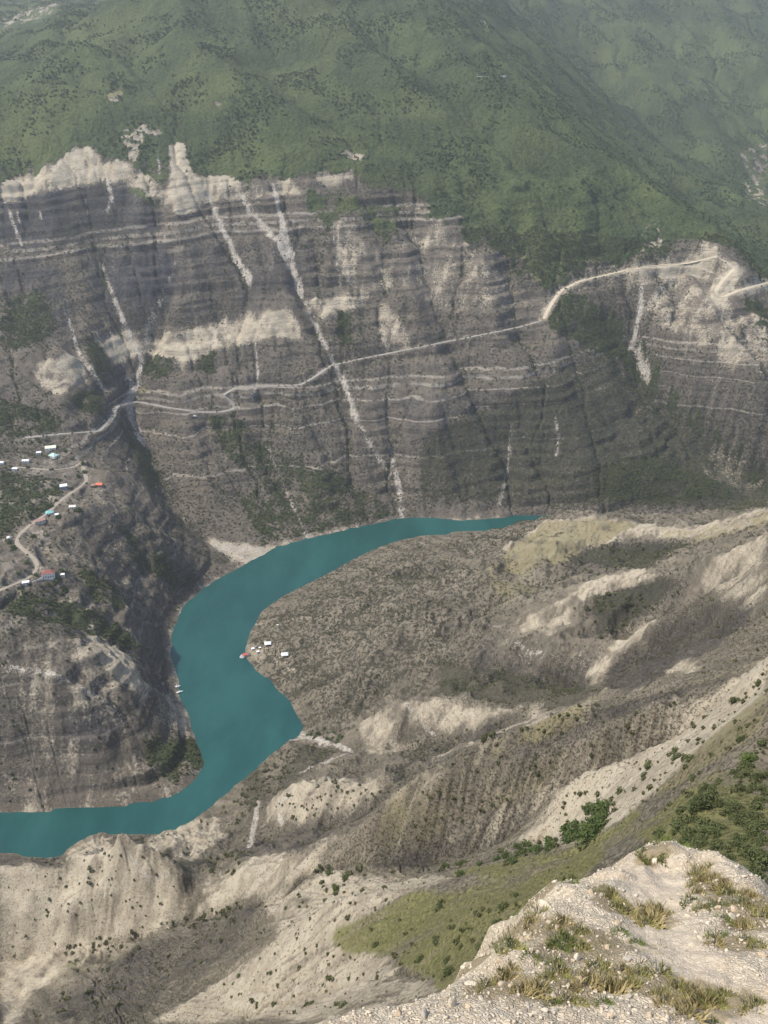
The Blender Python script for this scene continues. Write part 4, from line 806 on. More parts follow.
def out_z(X, Y, fine=True):
    d = sd_poly(X + .18 * perlin(X * 1.3, Y * 1.3, 301) + .06 * perlin(X * 5, Y * 5, 302), Y + .18 * perlin(X * 1.3 + 9, Y * 1.3, 303) + .06 * perlin(X * 5, Y * 5 + 7, 304), OUT)
    o = np.maximum(-d, 0); z = out_base(X, Y) - (np.minimum(o, 1.2) * 1.2 + np.maximum(o - .5, 0) * 1.75) - .16 * sstep(.5, 0, d)
    # blocks of bedrock at the tip
    for cx, cy, rx, ry, h in ((3.95, 9.7, .6, .4, .16), (5.0, 10.4, .9, .6, .26), (5.8, 9.5, .55, .9, .2), (2.9, 9.0, .35, .3, .1), (1.6, 6.95, .35, .35, .1)):
        q = 1 - ((X - cx) / rx) ** 2 - ((Y - cy) / ry) ** 2 + .5 * perlin(X * 2.2, Y * 2.2, 305); z = z + h * sstep(-.25, 1.1, q)
    z = z + .13 * fbm(X * .6, Y * .6, 3, 311) + .07 * fbm(X * 3, Y * 3, 3, 315)
    path = path_d(X, Y); z = z - .12 * sstep(.7, .2, path)
    return z
PATH = np.array([(3.2, 3.0), (3.9, 5.2), (3.95, 6.2), (3.75, 7.2), (3.95, 8.4), (4.5, 9.9)])
def path_d(X, Y):
    best = np.full(X.shape, 1e9)
    for a, b in zip(PATH[:-1], PATH[1:]):
        d = b - a; f = np.clip(((X - a[0]) * d[0] + (Y - a[1]) * d[1]) / (d @ d), 0, 1); best = np.minimum(best, np.hypot(X - a[0] - f * d[0], Y - a[1] - f * d[1]))
    return best
def out_hit(u, v):
    s, k = ray(u, v); y = np.linspace(3.5, 14, 900); x = s * y; z = out_z(x, y); w = np.nonzero(z >= CAM_Z + k * y)[0]
    if len(w) == 0 or w[0] == 0: return None
    return np.array([x[w[0]], y[w[0]], z[w[0]]])
def mat_outcrop():
    m = bpy.data.materials.new('white_limestone_gravel'); t = NT_(m); P_ = t.n('ShaderNodeNewGeometry').outputs['Position']
    a = t.n('ShaderNodeAttribute', attribute_name='cover_a'); c = t.n('ShaderNodeSeparateColor'); t.put(c.inputs[0], a.outputs['Color']); turf, path = c.outputs[0], c.outputs[1]
    n1 = t.noise(P_, 1.3, 5, .6); n2 = t.noise(P_, 9, 5, .65); n3 = t.noise(P_, 40, 3, .6)
    vo = t.n('ShaderNodeTexVoronoi'); vo.inputs['Scale'].default_value = 19; vo.inputs['Randomness'].default_value = 1; t.put(vo.inputs['Vector'], P_); vs = t.n('ShaderNodeSeparateColor'); t.put(vs.inputs[0], vo.outputs['Color'])
    vo2 = t.n('ShaderNodeTexVoronoi', feature='DISTANCE_TO_EDGE'); vo2.inputs['Scale'].default_value = 19; dv = t.n('ShaderNodeVectorMath', operation='ADD'); t.put(dv.inputs[0], P_); dn = t.n('ShaderNodeTexNoise'); dn.inputs['Scale'].default_value = 7; t.put(dn.inputs['Vector'], P_); ds_ = t.n('ShaderNodeVectorMath', operation='SCALE'); ds_.inputs['Scale'].default_value = .12; t.put(ds_.inputs[0], dn.outputs['Color']); t.put(dv.inputs[1], ds_.outputs[0]); t.put(vo2.inputs['Vector'], dv.outputs[0]); t.put(vo.inputs['Vector'], dv.outputs[0])
    lime = t.mix(t.ss(vs.outputs[0], .1, .9), (.54, .465, .35), (.38, .32, .235)); lime = t.mix(t.ss(n1, .4, .7, 0, .55), lime, (.42, .34, .24)); lime = t.mix(t.ss(n2, .55, .75, 0, .6), lime, (.20, .165, .12))
    lime = t.mix(t.math('MULTIPLY', t.ss(vo2.outputs['Distance'], .07, .0, 0, .4), t.ss(n1, .35, .6)), lime, (.20, .165, .12)); lime = t.mix(t.ss(n3, .55, .7, 0, .4), lime, (.58, .52, .42))
    dust = t.mix(t.ss(n2, .35, .65), (.44, .37, .285), (.35, .295, .225)); lime = t.mix(t.math('MULTIPLY', path, t.ss(n2, .2, .6, .95, .5)), lime, dust)
    soil = t.mix(n2, (.17, .135, .085), (.26, .21, .125)); col = t.mix(t.ss(t.math('ADD', turf, t.math('MULTIPLY', t.math('SUBTRACT', n2, .5), .8)), .35, .7, 0, .85), lime, soil)
    h = t.math('ADD', t.math('MULTIPLY', t.ss(vo2.outputs['Distance'], 0, .25), t.math('SUBTRACT', 1.0, t.math('MULTIPLY', path, .7))), t.math('ADD', t.math('MULTIPLY', n2, .6), t.math('MULTIPLY', n3, .3)))
    t.bsdf(col, .95, t.bump(h, .65, .035), .15); return m
TURF = [(660, 848, .5, .28), (648, 858, .3, .2), (600, 945, .9, .38), (560, 955, .5, .25), (540, 895, .3, .2), (615, 905, .4, .25), (600, 890, .25, .2), (640, 915, .35, .2), (520, 930, .5, .3), (545, 925, .5, .3), (575, 985, .7, .25), (500, 985, .6, .25), (450, 985, .7, .25), (400, 1000, .8, .25), (480, 960, .5, .2),
        (705, 880, .35, .25), (725, 905, .45, .35), (745, 925, .45, .3), (750, 900, .35, .3), (690, 995, .6, .3), (650, 985, .6, .25), (610, 980, .6, .25), (700, 1010, .5, .25), (560, 1000, .7, .2), (345, 1005, .5, .2), (735, 1000, .4, .2), (715, 890, .4, .3), (738, 945, .35, .2), (660, 920, .3, .2)]
def build_outcrop():
    xs = np.r_[np.linspace(-30, -3, 30, endpoint=False), np.linspace(-3, 7.6, 424, endpoint=False), np.linspace(7.6, 32, 30)]; ys = np.r_[np.linspace(-6, 3.4, 40, endpoint=False), np.linspace(3.4, 12, 344, endpoint=False), np.linspace(12, 34, 50)]
    X, Y = np.meshgrid(xs, ys); Z = out_z(X, Y); turf = np.zeros(X.shape)
    for u, v, rx, ry in TURF:
        h = out_hit(u, v)
        if h is None: continue
        turf = np.maximum(turf, np.exp(-(((X - h[0]) / rx) ** 2 + ((Y - h[1]) / ry / 1.3) ** 2)))
    d = sd_poly(X, Y, OUT); turf = np.maximum(turf, .55 * sstep(-.2, -1.0, d)); turf = np.clip(turf + .5 * fbm(X * 1.1, Y * 1.1, 3, 331) * (turf > .03) , 0, 1); path = sstep(.75, .25, path_d(X, Y) + .25 * fbm(X * 2, Y * 2, 2, 333))
    ny, nx = X.shape; i, j = np.meshgrid(np.arange(ny - 1), np.arange(nx - 1), indexing='ij'); a = (i * nx + j).ravel()
    me = mesh_np('ground', np.stack([X, Y, Z], -1).reshape(-1, 3), np.stack([a, a + 1, a + nx + 1, a + nx], 1), mat_outcrop(), True)
    at = me.attributes.new('cover_a', 'FLOAT_COLOR', 'POINT'); at.data.foreach_set('color', np.stack([turf, path, turf * 0, turf * 0 + 1], -1).astype(np.float32).ravel()); link('ground', me, kind='structure')
    # stones
    st_m = [simple('white_stone', (.56, .49, .38), (.42, .355, .265), 6, .9, .5), simple('grey_stone', (.40, .36, .30), (.27, .23, .18), 6, .9, .5), simple('ochre_stone', (.48, .39, .28), (.34, .26, .17), 6, .9, .5)]
    def rock_mesh(seed, sub):
        r = np.random.default_rng(seed); n = 10 if sub == 0 else 18; p = r.normal(size=(n, 3)); p /= np.linalg.norm(p, axis=1, keepdims=True); p *= r.uniform(.75, 1.0, (n, 1)) * (.5, .38, .3)
        bm = bmesh.new(); [bm.verts.new(q) for q in p]; res = bmesh.ops.convex_hull(bm, input=bm.verts); bmesh.ops.delete(bm, geom=[g for g in res['geom_interior'] if isinstance(g, bmesh.types.BMVert)], context='VERTS')
        if sub: bmesh.ops.bevel(bm, geom=list(bm.edges), offset=.03, segments=1, affect='EDGES')
        me = bpy.data.meshes.new('stone'); bm.to_mesh(me); bm.free(); return me
    rk = []
    for q in range(9):
        me = rock_mesh(q, 1); me.materials.append(st_m[q % 3 if q < 6 else 0]); rk.append(me)
    n = 0; spots = [(520, 940), (545, 905), (500, 962), (560, 888), (470, 985), (705, 1000), (720, 998), (680, 968)]
    while n < 150:
        if n < len(spots): u, v = spots[n]; w = Rn.uniform(.16, .26)
        else: u, v = Rn.uniform(300, 768), Rn.uniform(860, 1022); w = Rn.uniform(.07, .15) * Rn.choice([.8, 1, 1.5], p=[.5, .35, .15])
        h = out_hit(u, v)
        if h is None or (path_d(h[:1], h[1:2])[0] < .45 and Rn.random() < .85): n += (n < len(spots)); continue
        o = bpy.data.objects.new('stone', rk[Rn.integers(9)]); COL.objects.link(o); o.location = h + (0, 0, .04 * w); o.scale = (w * 1.1, w * Rn.uniform(.8, 1.2), w * Rn.uniform(.7, 1.2)); o.rotation_euler = (Rn.uniform(-.6, .6), Rn.uniform(-.6, .6), Rn.uniform(0, 6.28))
        side = 'left of the footpath on the white outcrop' if h[0] < np.interp(h[1], PATH[:, 1], PATH[:, 0]) else 'right of the footpath on the white outcrop'
        o['label'] = ('larger pale limestone block lying ' if w > .15 else 'small pale limestone stone lying loose ') + side; o['category'] = 'stone'; o['group'] = ('larger blocks ' if w > .15 else 'loose stones ') + side; n += 1
    pb = [np.array([v.co for v in rock_mesh(50 + q, 0).vertices]) for q in range(4)]; pf = []
    for q in range(4):
        me = rock_mesh(50 + q, 0); pf.append([tuple(p.vertices) for p in me.polygons])
    V, F, nv = [], [], 0
    for _ in range(3400):
        x, y = Rn.uniform(-2.5, 6.5), Rn.uniform(4.9, 11)
        if sd_poly(np.array([x]), np.array([y]), OUT)[0] < -.5: continue
        pd = path_d(np.array([x]), np.array([y]))[0]; q = Rn.integers(4); w = Rn.uniform(.025, .075) * (.5 if pd < .5 else 1); z = float(out_z(np.array([x]), np.array([y]))[0]); an = Rn.uniform(0, 6.28); c, s = math.cos(an), math.sin(an)
        p = pb[q] * w; V.append(np.c_[c * p[:, 0] - s * p[:, 1] + x, s * p[:, 0] + c * p[:, 1] + y, p[:, 2] * 1.3 + z + .1 * w]); F += [tuple(i + nv for i in f) for f in pf[q]]; nv += len(p)
    V = np.vstack(V); F3 = []
    for f in F: F3 += [(f[0], f[i], f[i + 1]) for i in range(1, len(f) - 1)]
    link('gravel', mesh_np('gravel', V, F3, st_m[0]), kind='stuff')
    # grass: tufts one can count, short turf between them
    straw = mat_leaf('straw_blades', (.40, .32, .16), (.28, .235, .10)); olive = mat_leaf('olive_blades', (.17, .175, .055), (.31, .275, .11)); green = mat_leaf('green_sprigs', (.08, .115, .028), (.16, .19, .05))
    def blades(n, r, h, seed, lean=.5):
        g = np.random.default_rng(seed); a = g.uniform(0, 6.28, n); rr = r * np.sqrt(g.uniform(0, 1, n)); b = np.c_[np.cos(a) * rr, np.sin(a) * rr, np.full(n, -.03)]; dr = np.c_[np.cos(a + g.normal(0, .6, n)), np.sin(a + g.normal(0, .6, n))] * g.uniform(.1, lean, (n, 1)) * h
        hh = h * g.uniform(.5, 1.0, n); tip = b + np.c_[dr, hh]; mid = b + np.c_[dr * .35, hh * .6]; sd = np.c_[-np.sin(a + 1), np.cos(a + 1), np.zeros(n)] * .006 * (1 + h)
        v = np.stack([b - sd, b + sd, mid + sd * .8, mid - sd * .8, tip], 1).reshape(-1, 3); i = np.arange(n)[:, None] * 5
        return v, np.vstack([np.hstack([i, i + 1, i + 2]), np.hstack([i, i + 2, i + 3]), np.hstack([i + 3, i + 2, i + 4])])
    tm = {}
    for nm, mt, hgt in (('straw', straw, .105), ('olive', olive, .08), ('green', green, .06)):
        tm[nm] = [mesh_np('grass_tuft', *blades(230, .12, hgt, 70 + q + len(nm) * 9, .9), mt) for q in range(3)]
    tl = {'straw': 'dry straw coloured grass tuft', 'olive': 'olive green grass tuft', 'green': 'fresh green low tuft'}
    tv, tf, nv = [], [], 0; cnt = 0
    for k, (u, v, rx, ry) in enumerate(TURF):
        h0 = out_hit(u, v)
        if h0 is None: continue
        gset = k in (0, 1, 2, 3, 16)
        for q in range(int(7 * rx * ry / .12)):
            x = h0[0] + Rn.normal() * rx * .5; y = h0[1] + Rn.normal() * ry * .65; z = float(out_z(np.array([x]), np.array([y]))[0]); kind = Rn.choice(['green', 'olive'], p=[.7, .3]) if gset else Rn.choice(['straw', 'olive', 'green'], p=[.5, .4, .1]); w = Rn.uniform(.5, 1.15)
            if q < 5 and cnt < 120 and sd_poly(np.array([x]), np.array([y]), OUT)[0] > .05:
                o = bpy.data.objects.new('grass_tuft', tm[kind][Rn.integers(3)]); COL.objects.link(o); o.location = (x, y, z); o.scale = (w * 1.45, w * 1.45, w); o.rotation_euler = (Rn.uniform(-.15, .15), Rn.uniform(-.15, .15), Rn.uniform(0, 6.28)); cnt += 1
                side = 'left of the footpath on the white outcrop' if x < np.interp(y, PATH[:, 1], PATH[:, 0]) else 'right of the footpath on the white outcrop'
                o['label'] = tl[kind] + ' growing ' + side; o['category'] = 'grass tuft'; o['group'] = kind + ' tufts ' + side
            else:
                bv, bf = blades(26, .16, .09, 1000 + q + 40 * k, .8); tv.append(bv * (w, w, w) + (x, y, z)); tf.append(bf + nv); nv += len(bv)
    link('grass', mesh_np('grass', np.vstack(tv), np.vstack(tf), olive), kind='stuff')
# ---------------------------------------------------------------- the hamlet, boats, vehicles
import bmesh
def box(bm, x0, x1, y0, y1, z0, z1):
    v = [bm.verts.new(p) for p in ((x0,y0,z0),(x1,y0,z0),(x1,y1,z0),(x0,y1,z0),(x0,y0,z1),(x1,y0,z1),(x1,y1,z1),(x0,y1,z1))]
    for f in ((0,3,2,1),(4,5,6,7),(0,1,5,4),(1,2,6,5),(2,3,7,6),(3,0,4,7)): bm.faces.new([v[i] for i in f])
def bobj(name, bm, mat, parent=None):
    me = bpy.data.meshes.new(name); bmesh.ops.recalc_face_normals(bm, faces=bm.faces); bm.to_mesh(me); bm.free(); me.materials.append(mat); return link(name, me, parent)
def thing(name, label, cat, loc, rz=0, group=None):
    o = bpy.data.objects.new(name, None); COL.objects.link(o); o.location = loc; o.rotation_euler = (0, 0, rz); o['label'] = label; o['category'] = cat
    if group: o['group'] = group
    return o
PM = {}
def paint(key, c, rough=.8):
    if key not in PM: PM[key] = simple(key, c, tuple(x * .82 for x in c), 1.2, rough)
    return PM[key]
def house(label, u, v, w, d, h, rz, wall_c, roof_c, roof='gable', name='house', cat='house', win=3, ymin=500):
    p = hitf(u, v, ymin)
    if p is None: return
    t = thing(name, label, cat, p, rz); bm = bmesh.new(); box(bm, -w / 2, w / 2, -d / 2, d / 2, -4, h); bobj('wall', bm, paint(*wall_c), t)
    bm = bmesh.new(); e = .45
    if roof == 'gable':
        rh = d * .32; a = [(-w/2-e,-d/2-e,h-.12),(w/2+e,-d/2-e,h-.12),(w/2+e,d/2+e,h-.12),(-w/2-e,d/2+e,h-.12),(-w/2-e,0,h+rh),(w/2+e,0,h+rh)]; vs = [bm.verts.new(q) for q in a]
        for f in ((0,1,5,4),(2,3,4,5),(1,2,5),(3,0,4),(0,3,2,1)): bm.faces.new([vs[i] for i in f])
    elif roof == 'hip':
        rh = d * .35; a = [(-w/2-e,-d/2-e,h-.1),(w/2+e,-d/2-e,h-.1),(w/2+e,d/2+e,h-.1),(-w/2-e,d/2+e,h-.1),(-w/2+d/2,0,h+rh),(w/2-d/2,0,h+rh)]; vs = [bm.verts.new(q) for q in a]
        for f in ((0,1,5,4),(2,3,4,5),(1,2,5),(3,0,4),(0,3,2,1)): bm.faces.new([vs[i] for i in f])
    else:
        box(bm, -w/2-e, w/2+e, -d/2-e, d/2+e, h, h + .25)
    bobj('roof', bm, paint(*roof_c), t)
    for q in range(win):
        x = -w / 2 + (q + .5) * w / win
        if q == win // 2: bm = bmesh.new(); box(bm, x - .5, x + .5, -d/2-.06, -d/2+.1, 0.05, 2.1); bobj('door', bm, paint('brown_door', (.12, .07, .04)), t)
        else: bm = bmesh.new(); box(bm, x - .6, x + .6, -d/2-.05, -d/2+.1, 1.0, 2.3); bobj('window', bm, paint('dark_glass', (.03, .035, .04), .2), t)
    return t
def build_things():
    build_roads(); build_plants(); build_outcrop()
    W = ('white_wall', (.78, .77, .72)); C = ('cream_wall', (.62, .58, .48)); G = ('grey_block_wall', (.34, .35, .37)); BR = ('brick_wall', (.34, .20, .14)); WR = ('white_sheet_roof', (.80, .81, .82)); MR = ('mint_sheet_roof', (.42, .60, .52)); TR = ('teal_sheet_roof', (.22, .48, .44)); OR = ('orange_red_roof', (.72, .17, .09)); PR = ('pink_sheet_roof', (.40, .24, .20)); RB = ('red_brown_roof', (.25, .10, .08)); YR = ('pale_yellow_roof', (.78, .76, .58))
    house('long house with pale yellow roof at the top of the hamlet', 51, 449, 15, 8, 3.2, .25, W, YR)
    house('house with mint green roof just below the pale yellow one', 54, 457, 12, 9, 3.4, -.5, W, MR, 'hip')
    house('small white hut left of the mint roofed house', 39, 454, 6, 4.5, 3, .2, W, WR, 'flat', 'hut', 'hut', 2)
    house('low white building at the left end of the upper lane', 26, 462, 9, 5, 2.8, .1, W, WR, 'gable', win=3)
    house('white shed under the low white building, close to the lane', 15, 470, 7, 4, 2.6, -.1, W, WR, 'flat', 'shed', 'shed', 2)
    house('white house cut by the left picture edge above the lane', 2, 464, 6, 5, 3, 0, W, WR, 'gable', win=2)
    house('house with white roof over grey block walls beside the bend of the track', 64, 488, 9, 7, 4.2, .35, G, WR, 'gable')
    house('orange red roofed house at the right end of the hamlet', 100, 486, 8.5, 6, 3.2, -.1, BR, OR, 'gable')
    house('brown block building joined to the left side of the orange red roof', 93, 487, 5, 5, 3, -.1, ('brown_block_wall', (.30, .21, .17)), ('rust_roof', (.28, .17, .13)), 'flat', 'house', 'house', 2)
    house('small white house below the orange red roof', 73, 508, 8, 5, 2.8, .1, C, ('cream_roof', (.66, .63, .55)), 'gable')
    house('teal roofed house beside the dirt track in the middle of the hamlet', 50, 514, 9, 7, 3, .4, W, TR, 'hip')
    house('pale shed stuck to the right of the teal roof', 57, 516, 4, 4, 2.6, .4, C, WR, 'flat', 'shed', 'shed', 2)
    house('long pinkish roofed house below the teal roof', 40, 522, 13, 6, 3, .55, C, PR, 'gable')
    house('big white house with red brown roof on the brow above the river', 49, 576, 13, 9, 5.5, .2, W, RB, 'hip', win=5)
    house('white annexe left of the big white house', 26, 584, 7, 4, 2.8, .35, W, WR, 'flat', 'shed', 'shed', 2)
    house('small white outbuilding right of the big white house', 63, 576, 3.5, 3, 2.5, .1, W, WR, 'flat', 'shed', 'shed', 2)
    p = hitf(9, 540)
    if p is not None:
        t = thing('water_tank', 'round white water tank beside the bend of the dirt track', 'water tank', p); bm = bmesh.new(); bmesh.ops.create_cone(bm, cap_ends=True, segments=20, radius1=2.2, radius2=2.2, depth=5); bobj('body', bm, paint(*W), t).location = (0, 0, 1.2)
        bm = bmesh.new(); bmesh.ops.create_uvsphere(bm, u_segments=20, v_segments=10, radius=2.25); bmesh.ops.scale(bm, vec=(1, 1, .45), verts=bm.verts); bobj('dome', bm, paint(*WR), t).location = (0, 0, 3.7)
    p, p2 = hitf(32, 583), hitf(43, 580)
    if p is not None and p2 is not None:
        t = thing('garden_wall', 'low white garden wall in front of the big white house', 'wall', p, math.atan2(p2[1] - p[1], p2[0] - p[0])); ln = math.hypot(*(p2 - p)[:2]); bm = bmesh.new(); box(bm, 0, ln, -.2, .2, -2.5, 1.2); bobj('wall', bm, paint(*W), t)
        bm = bmesh.new(); box(bm, -.05, ln + .05, -.28, .28, 1.2, 1.32); bobj('coping', bm, paint(*C), t)
    # peninsula: pavilions, mast, landing stage
    for (u, v, lab) in ((268, 645, 'white roofed open pavilion nearer the water on the scrubby point'), (285, 656, 'white roofed open pavilion farther up the scrubby point')):
        p = hitf(u, v, 500); t = thing('pavilion', lab, 'pavilion', p, .1); bm = bmesh.new(); vs = [bm.verts.new(q) for q in ((-4.2,-3.2,3),(4.2,-3.2,3),(4.2,3.2,3),(-4.2,3.2,3),(-2.4,0,4.3),(2.4,0,4.3))]
        for f in ((0,1,5,4),(2,3,4,5),(1,2,5),(3,0,4),(0,3,2,1)): bm.faces.new([vs[i] for i in f])
        bobj('roof', bm, paint(*WR), t); bm = bmesh.new(); box(bm, -4, 4, -3, 3, -3, .2); bobj('floor', bm, paint('wood_deck', (.30, .23, .16)), t)
        for sx in (-3.8, 3.8):
            for sy in (-2.8, 2.8): bm = bmesh.new(); box(bm, sx - .12, sx + .12, sy - .12, sy + .12, .2, 3.0); bobj('post', bm, paint(*W), t)
        bm = bmesh.new(); box(bm, -3.7, 3.7, 2.6, 2.7, .2, 1.2); bobj('rail', bm, paint(*C), t)
    p = hitf(278, 632, 500); t = thing('mast', 'thin pale mast with a white box on top above the pavilions', 'mast', p); bm = bmesh.new(); bmesh.ops.create_cone(bm, cap_ends=True, segments=10, radius1=.35, radius2=.22, depth=11); bobj('pole', bm, paint(*C), t).location = (0, 0, 4); bm = bmesh.new(); box(bm, -1.1, 1.1, -.8, .8, 9, 11.4); bobj('cabinet', bm, paint(*W), t)
    for u, v, lab, ww in ((253, 650, 'white kiosk at the top of the steps down to the landing stage', 3), (258, 653, 'small white kiosk between the landing stage and the pavilion', 2.6), (260, 649, 'tiny white kiosk just left of the nearer pavilion', 2)):
        house(lab, u, v, ww, ww * .8, 2.4, .3, W, WR, 'flat', 'kiosk', 'kiosk', 2)
    s, k = ray(244.5, 656.5); y = -CAM_Z / float(k); base = (float(s) * y, y, 0)
    t = thing('landing_stage', 'floating landing stage with a red awning at the tip of the scrubby point', 'landing stage', base, .5); bm = bmesh.new(); box(bm, -5, 5, -2.5, 2.5, -.5, .7); bobj('pontoon', bm, paint('grey_pontoon', (.42, .42, .43)), t)
    bm = bmesh.new(); vs = [bm.verts.new(q) for q in ((-2.5,-2.3,3.1),(3.5,-2.3,3.1),(3.5,2.3,3.1),(-2.5,2.3,3.1),(-2.5,0,3.9),(3.5,0,3.9))]; [bm.faces.new([vs[i] for i in f]) for f in ((0,1,5,4),(2,3,4,5),(1,2,5),(3,0,4),(0,3,2,1))]; bobj('awning', bm, paint('red_cloth', (.50, .10, .08)), t)
    for sx in (-2.3, 3.3):
        for sy in (-2.1, 2.1): bm = bmesh.new(); box(bm, sx - .08, sx + .08, sy - .08, sy + .08, .7, 3.1); bobj('post', bm, paint(*W), t)
    # boats
    def boat(label, u, v, rz, ln=8):
        s, k = ray(u, v); y = -CAM_Z / float(k); t = thing('motor_boat', label, 'boat', (float(s) * y, y, .1), rz, None); bm = bmesh.new(); n = 9; rows = []
        for q in range(n):
            f = q / (n - 1); x = (f - .45) * ln; wd = ln * .16 * (1 - max(0, (f - .45) / .55) ** 2.2) + .02
            rows.append([bm.verts.new((x, a * wd, zz)) for a, zz in ((-1, .95 + .35 * f * f), (-.75, .1), (0, -.35), (.75, .1), (1, .95 + .35 * f * f))])
        for a, b in zip(rows[:-1], rows[1:]):
            for c in range(4): bm.faces.new((a[c], b[c], b[c + 1], a[c + 1]))
        bm.faces.new(rows[0]); bobj('hull', bm, paint('white_hull', (.80, .81, .80), .3), t)
        bm = bmesh.new(); vs = [(r[0].co if False else None) for r in []]; pts = []
        for q in range(n):
            f = q / (n - 1); x = (f - .45) * ln; wd = ln * .155 * (1 - max(0, (f - .45) / .55) ** 2.2) + .01; pts.append((x, wd, .72 + .35 * f * f))
        up_ = [bm.verts.new((x, w_, z_)) for x, w_, z_ in pts]; dn = [bm.verts.new((x, -w_, z_)) for x, w_, z_ in pts]; [bm.faces.new((dn[q], dn[q + 1], up_[q + 1], up_[q])) for q in range(n - 1)]; bobj('deck', bm, paint('grey_deck', (.55, .55, .52)), t)
        bm = bmesh.new(); box(bm, -ln * .1, ln * .12, -ln * .1, ln * .1, .75, 1.75); bobj('cabin', bm, paint('white_hull', (.8, .81, .8)), t); bm = bmesh.new(); box(bm, ln * .12, ln * .125, -ln * .085, ln * .085, 1.2, 1.65); bobj('windscreen', bm, paint('dark_glass', (.03, .035, .04), .2), t)
    boat('white motor boat moored nearer the dark cove under the headland', 176.5, 687.5, .5, 9); boat('white motor boat moored below the other one at the foot of the headland', 179.5, 692.5, .35, 8); boat('white motor boat tied beside the red awning of the landing stage', 241.5, 656.5, 1.2, 7)
    # vehicles on the mountain road
    def vehicle(label, cat, name, u, v, rz, ln, wd, ht, c, ymin=1000):
        p = hitf(u, v, ymin); t = thing(name, label, cat, p + np.array([0, 0, .35]), rz); bm = bmesh.new(); prof = [(-.5, .35), (-.5, .75 * ht), (-.44, ht), (.22, ht), (.36, .62 * ht), (.5, .55 * ht), (.5, .35)]; a = [bm.verts.new((x * ln, -wd / 2, z)) for x, z in prof]; b = [bm.verts.new((x * ln, wd / 2, z)) for x, z in prof]
        bm.faces.new(a); bm.faces.new(b[::-1]); [bm.faces.new((a[i], b[i], b[(i + 1) % 7], a[(i + 1) % 7])) for i in range(7)]; bobj('body', bm, paint(*c), t)
        bm = bmesh.new(); box(bm, -.4 * ln, .24 * ln, -wd / 2 - .02, wd / 2 + .02, .66 * ht, .9 * ht); bobj('window', bm, paint('dark_glass', (.03, .035, .04), .2), t)
        for sx in (-.3, .32):
            for sy in (-1, 1): bm = bmesh.new(); bmesh.ops.create_cone(bm, cap_ends=True, segments=14, radius1=.36, radius2=.36, depth=.24); w_ = bobj('wheel', bm, paint('black_rubber', (.03, .03, .03)), t); w_.rotation_euler = (math.pi / 2, 0, 0); w_.location = (sx * ln, sy * (wd / 2 - .05), .36)
    vehicle('white van parked just below the mountain road at its bend', 'van', 'van', 195, 417, .1, 5.6, 2.1, 2.5, ('white_paint', (.8, .8, .78)))
    vehicle('dark car on the pale dirt road across the saddle', 'car', 'car', 684.5, 265.5, .2, 4.6, 1.9, 1.6, ('dark_paint', (.03, .03, .035)))
    p, p2 = hitf(477, 77, 1500), hitf(506, 77, 1500)
    if p is not None and p2 is not None:
        t = thing('retaining_wall', 'long white wall along the road cutting high on the wooded slope', 'wall', p, math.atan2(p2[1] - p[1], p2[0] - p[0])); ln = math.hypot(*(p2 - p)[:2]); bm = bmesh.new(); box(bm, 0, ln, -.4, .4, -5, 1.6); bobj('wall', bm, paint(*W), t); bm = bmesh.new(); box(bm, ln * .72, ln + .1, -.6, .6, 1.6, 2.6); bobj('parapet', bm, paint(*WR), t)
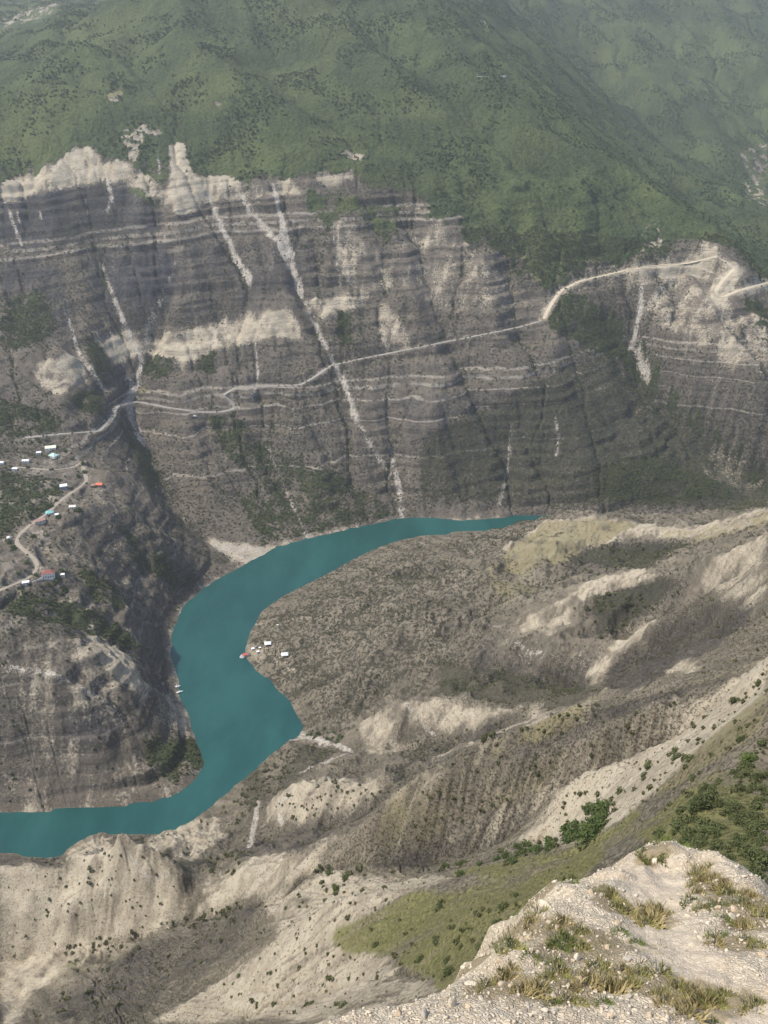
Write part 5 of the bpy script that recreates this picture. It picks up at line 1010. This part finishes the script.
# ---------------------------------------------------------------- water, air, light, camera
def build_rest():
    wx = 3200
    me = mesh_np('water', [(-wx, 300, 0), (wx, 300, 0), (wx, 1420, 0), (-wx, 1420, 0)], [(0, 1, 2, 3)], mat_water()); link('water', me, kind='structure')
    cam = bpy.data.cameras.new('camera'); co = bpy.data.objects.new('camera', cam); COL.objects.link(co); co.location = (0, 0, CAM_Z); co.rotation_euler = (math.radians(90) - PITCH, 0, 0)
    cam.sensor_fit = 'VERTICAL'; cam.sensor_height = 36; cam.lens = 36 * FPX / 1024; cam.clip_start = .3; cam.clip_end = 30000; sc.camera = co
    wd = bpy.data.worlds.new('World'); sc.world = wd; wd.use_nodes = True; nt = wd.node_tree; bg = nt.nodes['Background']
    sky = nt.nodes.new('ShaderNodeTexSky'); sky.sky_type = 'NISHITA'; sky.sun_disc = False; sky.sun_elevation = math.radians(SUN_EL); sky.altitude = 800; sky.dust_density = 2.5; sky.air_density = 1.0
    sky.sun_rotation = math.radians(SUN_AZ); nt.links.new(sky.outputs[0], bg.inputs[0]); bg.inputs[1].default_value = SKY
    l = bpy.data.lights.new('sun', 'SUN'); l.energy = SUN; l.angle = math.radians(SUN_SIZE); l.color = (1, .93, .82); lo = bpy.data.objects.new('sun', l); COL.objects.link(lo)
    # SUN_AZ: compass angle of the sun from +Y, clockwise
    lo.rotation_euler = (math.radians(90 - SUN_EL), 0, math.radians(180 - SUN_AZ)); lo.location = (0, 0, 3000)
    if HAZE > 0:
        x0, x1, y0, y1, z0, z1 = -7200, 7200, -60, 7200, -16, max(float(ZF.max()) + 40, CAM_Z + 60)
        v = [(x, y, z) for z in (z0, z1) for y in (y0, y1) for x in (x0, x1)]
        me = mesh_np('haze', v, [(0, 2, 3, 1), (4, 5, 7, 6), (0, 1, 5, 4), (2, 6, 7, 3), (0, 4, 6, 2), (1, 3, 7, 5)])
        m = bpy.data.materials.new('pale_air'); m.use_nodes = True; t = m.node_tree; t.nodes.clear(); pv = t.nodes.new('ShaderNodeVolumePrincipled'); o = t.nodes.new('ShaderNodeOutputMaterial')
        pv.inputs['Color'].default_value = (.86, .90, .95, 1); pv.inputs['Density'].default_value = HAZE; pv.inputs['Anisotropy'].default_value = .2; t.links.new(pv.outputs[0], o.inputs['Volume']); me.materials.append(m)
        link('haze', me, kind='stuff')
    sc.view_settings.view_transform = 'Standard'; sc.view_settings.look = 'None'; sc.view_settings.gamma = 1; sc.view_settings.exposure = EXPO
    sc.cycles.volume_bounces = 1; sc.cycles.max_bounces = 5; sc.cycles.diffuse_bounces = 2
SUN_EL, SUN_AZ, SUN, SUN_SIZE, SKY, HAZE, EXPO = 55, -94, 2.8, 3.0, .125, .000056, .98
build_ground()
build_things()
build_rest()
